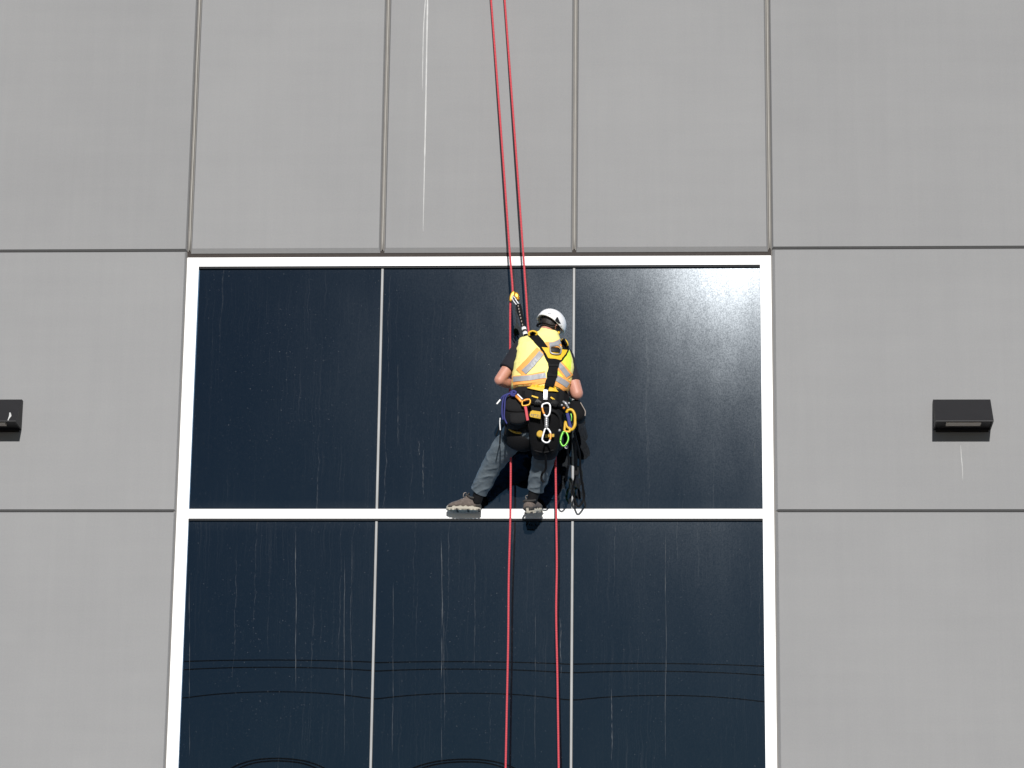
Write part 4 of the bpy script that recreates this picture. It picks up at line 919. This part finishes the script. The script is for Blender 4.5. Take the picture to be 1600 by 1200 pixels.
# slings hanging to the transom
sl = tag(empty('black_sling', P(900, 700, 0.70)), 'long black webbing slings looping down beside the straighter leg', 'sling')
FLT = dict(flat=0.3, flatdir=(0, 1, 0.0))
mesh_obj('loop', *tube([P(897, 676, 0.70), P(901.5, 692, 0.56), P(906, 712, 0.42), P(907, 737, 0.30), P(910, 757, 0.20), P(913, 775, 0.12), P(909, 786, 0.10), P(903, 791, 0.10), P(898, 780, 0.11), P(895, 765, 0.16), P(899, 742, 0.27), P(901, 715, 0.38), P(898, 690, 0.55)], 0.009, 8, 5, **FLT), M['web'], sl, smooth=True)
mesh_obj('strand', *tube([P(888, 690, 0.72), P(887, 705, 0.62), P(889, 722, 0.50), P(886, 738, 0.40), P(885, 752, 0.33)], 0.010, 8, 5, **FLT), M['web_dark'], sl, smooth=True)
mesh_obj('strand', *tube([P(895, 684, 0.70), P(898, 705, 0.55), P(900, 728, 0.40), P(899, 740, 0.33)], 0.011, 8, 5, **FLT), M['web'], sl, smooth=True)
mesh_obj('stitched_end', *prism(outline([(898, 730), (904, 731), (904, 741), (898, 742)], 0.36), 0.33, 0.36, 0.005), M['web_dark'], sl, smooth=True)
mesh_obj('ring', *tube([P(885 + 2.2 * math.cos(t), 698.5 + 2.2 * math.sin(t), 0.75) for t in [i * math.pi / 4 for i in range(8)]], 0.004, 6, 3, closed=True), M['steel'], sl, smooth=True)
# descender on the rope, its carabiner and the lanyard to the shoulder
de = tag(empty('rope_descender', P(803, 466, 0.43)), 'small gold rope descender clamped on the red rope above the helmet', 'descender')
mesh_obj('side_plate', *prism(outline([(796, 469.5), (797.5, 460), (801, 454.5), (804, 455.5), (803, 462), (799.5, 470)], 0.452), 0.435, 0.452, 0.004), M['gold'], de, smooth=True)
mesh_obj('side_plate', *prism(outline([(795.5, 469.5), (797, 460), (801, 454.5), (804, 456), (802, 463), (799, 470)], 0.41), 0.395, 0.41, 0.004), M['gold'], de, smooth=True)
mesh_obj('cam_wheel', *prism(outline([(802, 459), (805, 455.5), (809, 457), (811.5, 462), (811, 467), (807, 468), (803.5, 464)], 0.458), 0.400, 0.458, 0.010, 0.003), M['gold'], de, smooth=True)
mesh_obj('knob', *ball(P(808.8, 466.5, 0.468), 0.017, 10), M['gold'], de, smooth=True)
mesh_obj('pin', *tube([P(802, 462, 0.465), P(802, 466, 0.468)], 0.010, 8, 3), M['steel'], de, smooth=True)
carabiner([(801, 464), (804, 465), (808, 472), (811.5, 475.5), (809.5, 478.5), (805.5, 474.5), (801, 468)], 0.468, 0.0065, M['steel'], M['steel'], [(804.5, 466), (807.5, 471), (810.5, 475)], 'small steel carabiner between the gold descender and the black lanyard')
ln = tag(empty('shock_lanyard', P(815, 500, 0.5)), 'black lanyard running from descender carabiner down to the shoulder', 'lanyard')
LN = [P(810, 476, 0.47), P(812, 486, 0.49), P(814.5, 498, 0.52), P(818, 511, 0.57), P(821.5, 524, 0.64)]
mesh_obj('webbing', *tube(LN, [0.022, 0.026, 0.017, 0.019, 0.019], 10, 5, flat=0.6, flatdir=(0, 1, 0.2)), M['web'], ln, smooth=True)
mesh_obj('thin_cord', *tube([P(814.5, 482, 0.47), P(818, 498, 0.50), P(822, 514, 0.56)], 0.0045, 6, 5), M['web_dark'], ln, smooth=True)
LC = catmull(LN, 10)
for i in range(4, 30, 4): mesh_obj('stitch', *ball(LC[i] + Vector((-0.004, -0.018, 0)), 0.0075, 6, (0.7, 0.5, 1.3)), M['lace'], ln, smooth=True)
for f, w in ((0.80, 0.018), (0.93, 0.018)):
    c = LC[int(f * (len(LC) - 1))]; dn = (LC[-1] - LC[-4]).normalized()
    mesh_obj('white_sleeve', *tube([c - dn * w, c + dn * w], 0.0205, 10, 1, flat=0.75, flatdir=(0, 1, 0.2)), M['helmet'], ln, smooth=True)

hp = tag(empty('hip_pouch', P(902, 655, 0.55)), 'round black pouch with pale piping under the hanging elbow', 'pouch')
mesh_obj('bag_body', *prism(outline([(893, 624), (903, 623), (909, 632), (914, 642), (913.5, 650), (907, 656), (896, 655), (890, 646), (889, 633)], 0.60), 0.46, 0.60, 0.02, 0.008), M['web'], hp, smooth=True)
mesh_obj('piping', *tube([P(907, 629, 0.59), P(911, 636, 0.59), P(914.5, 643, 0.59), P(914, 650, 0.59)], 0.0045, 6, 5), M['lace'], hp, smooth=True)
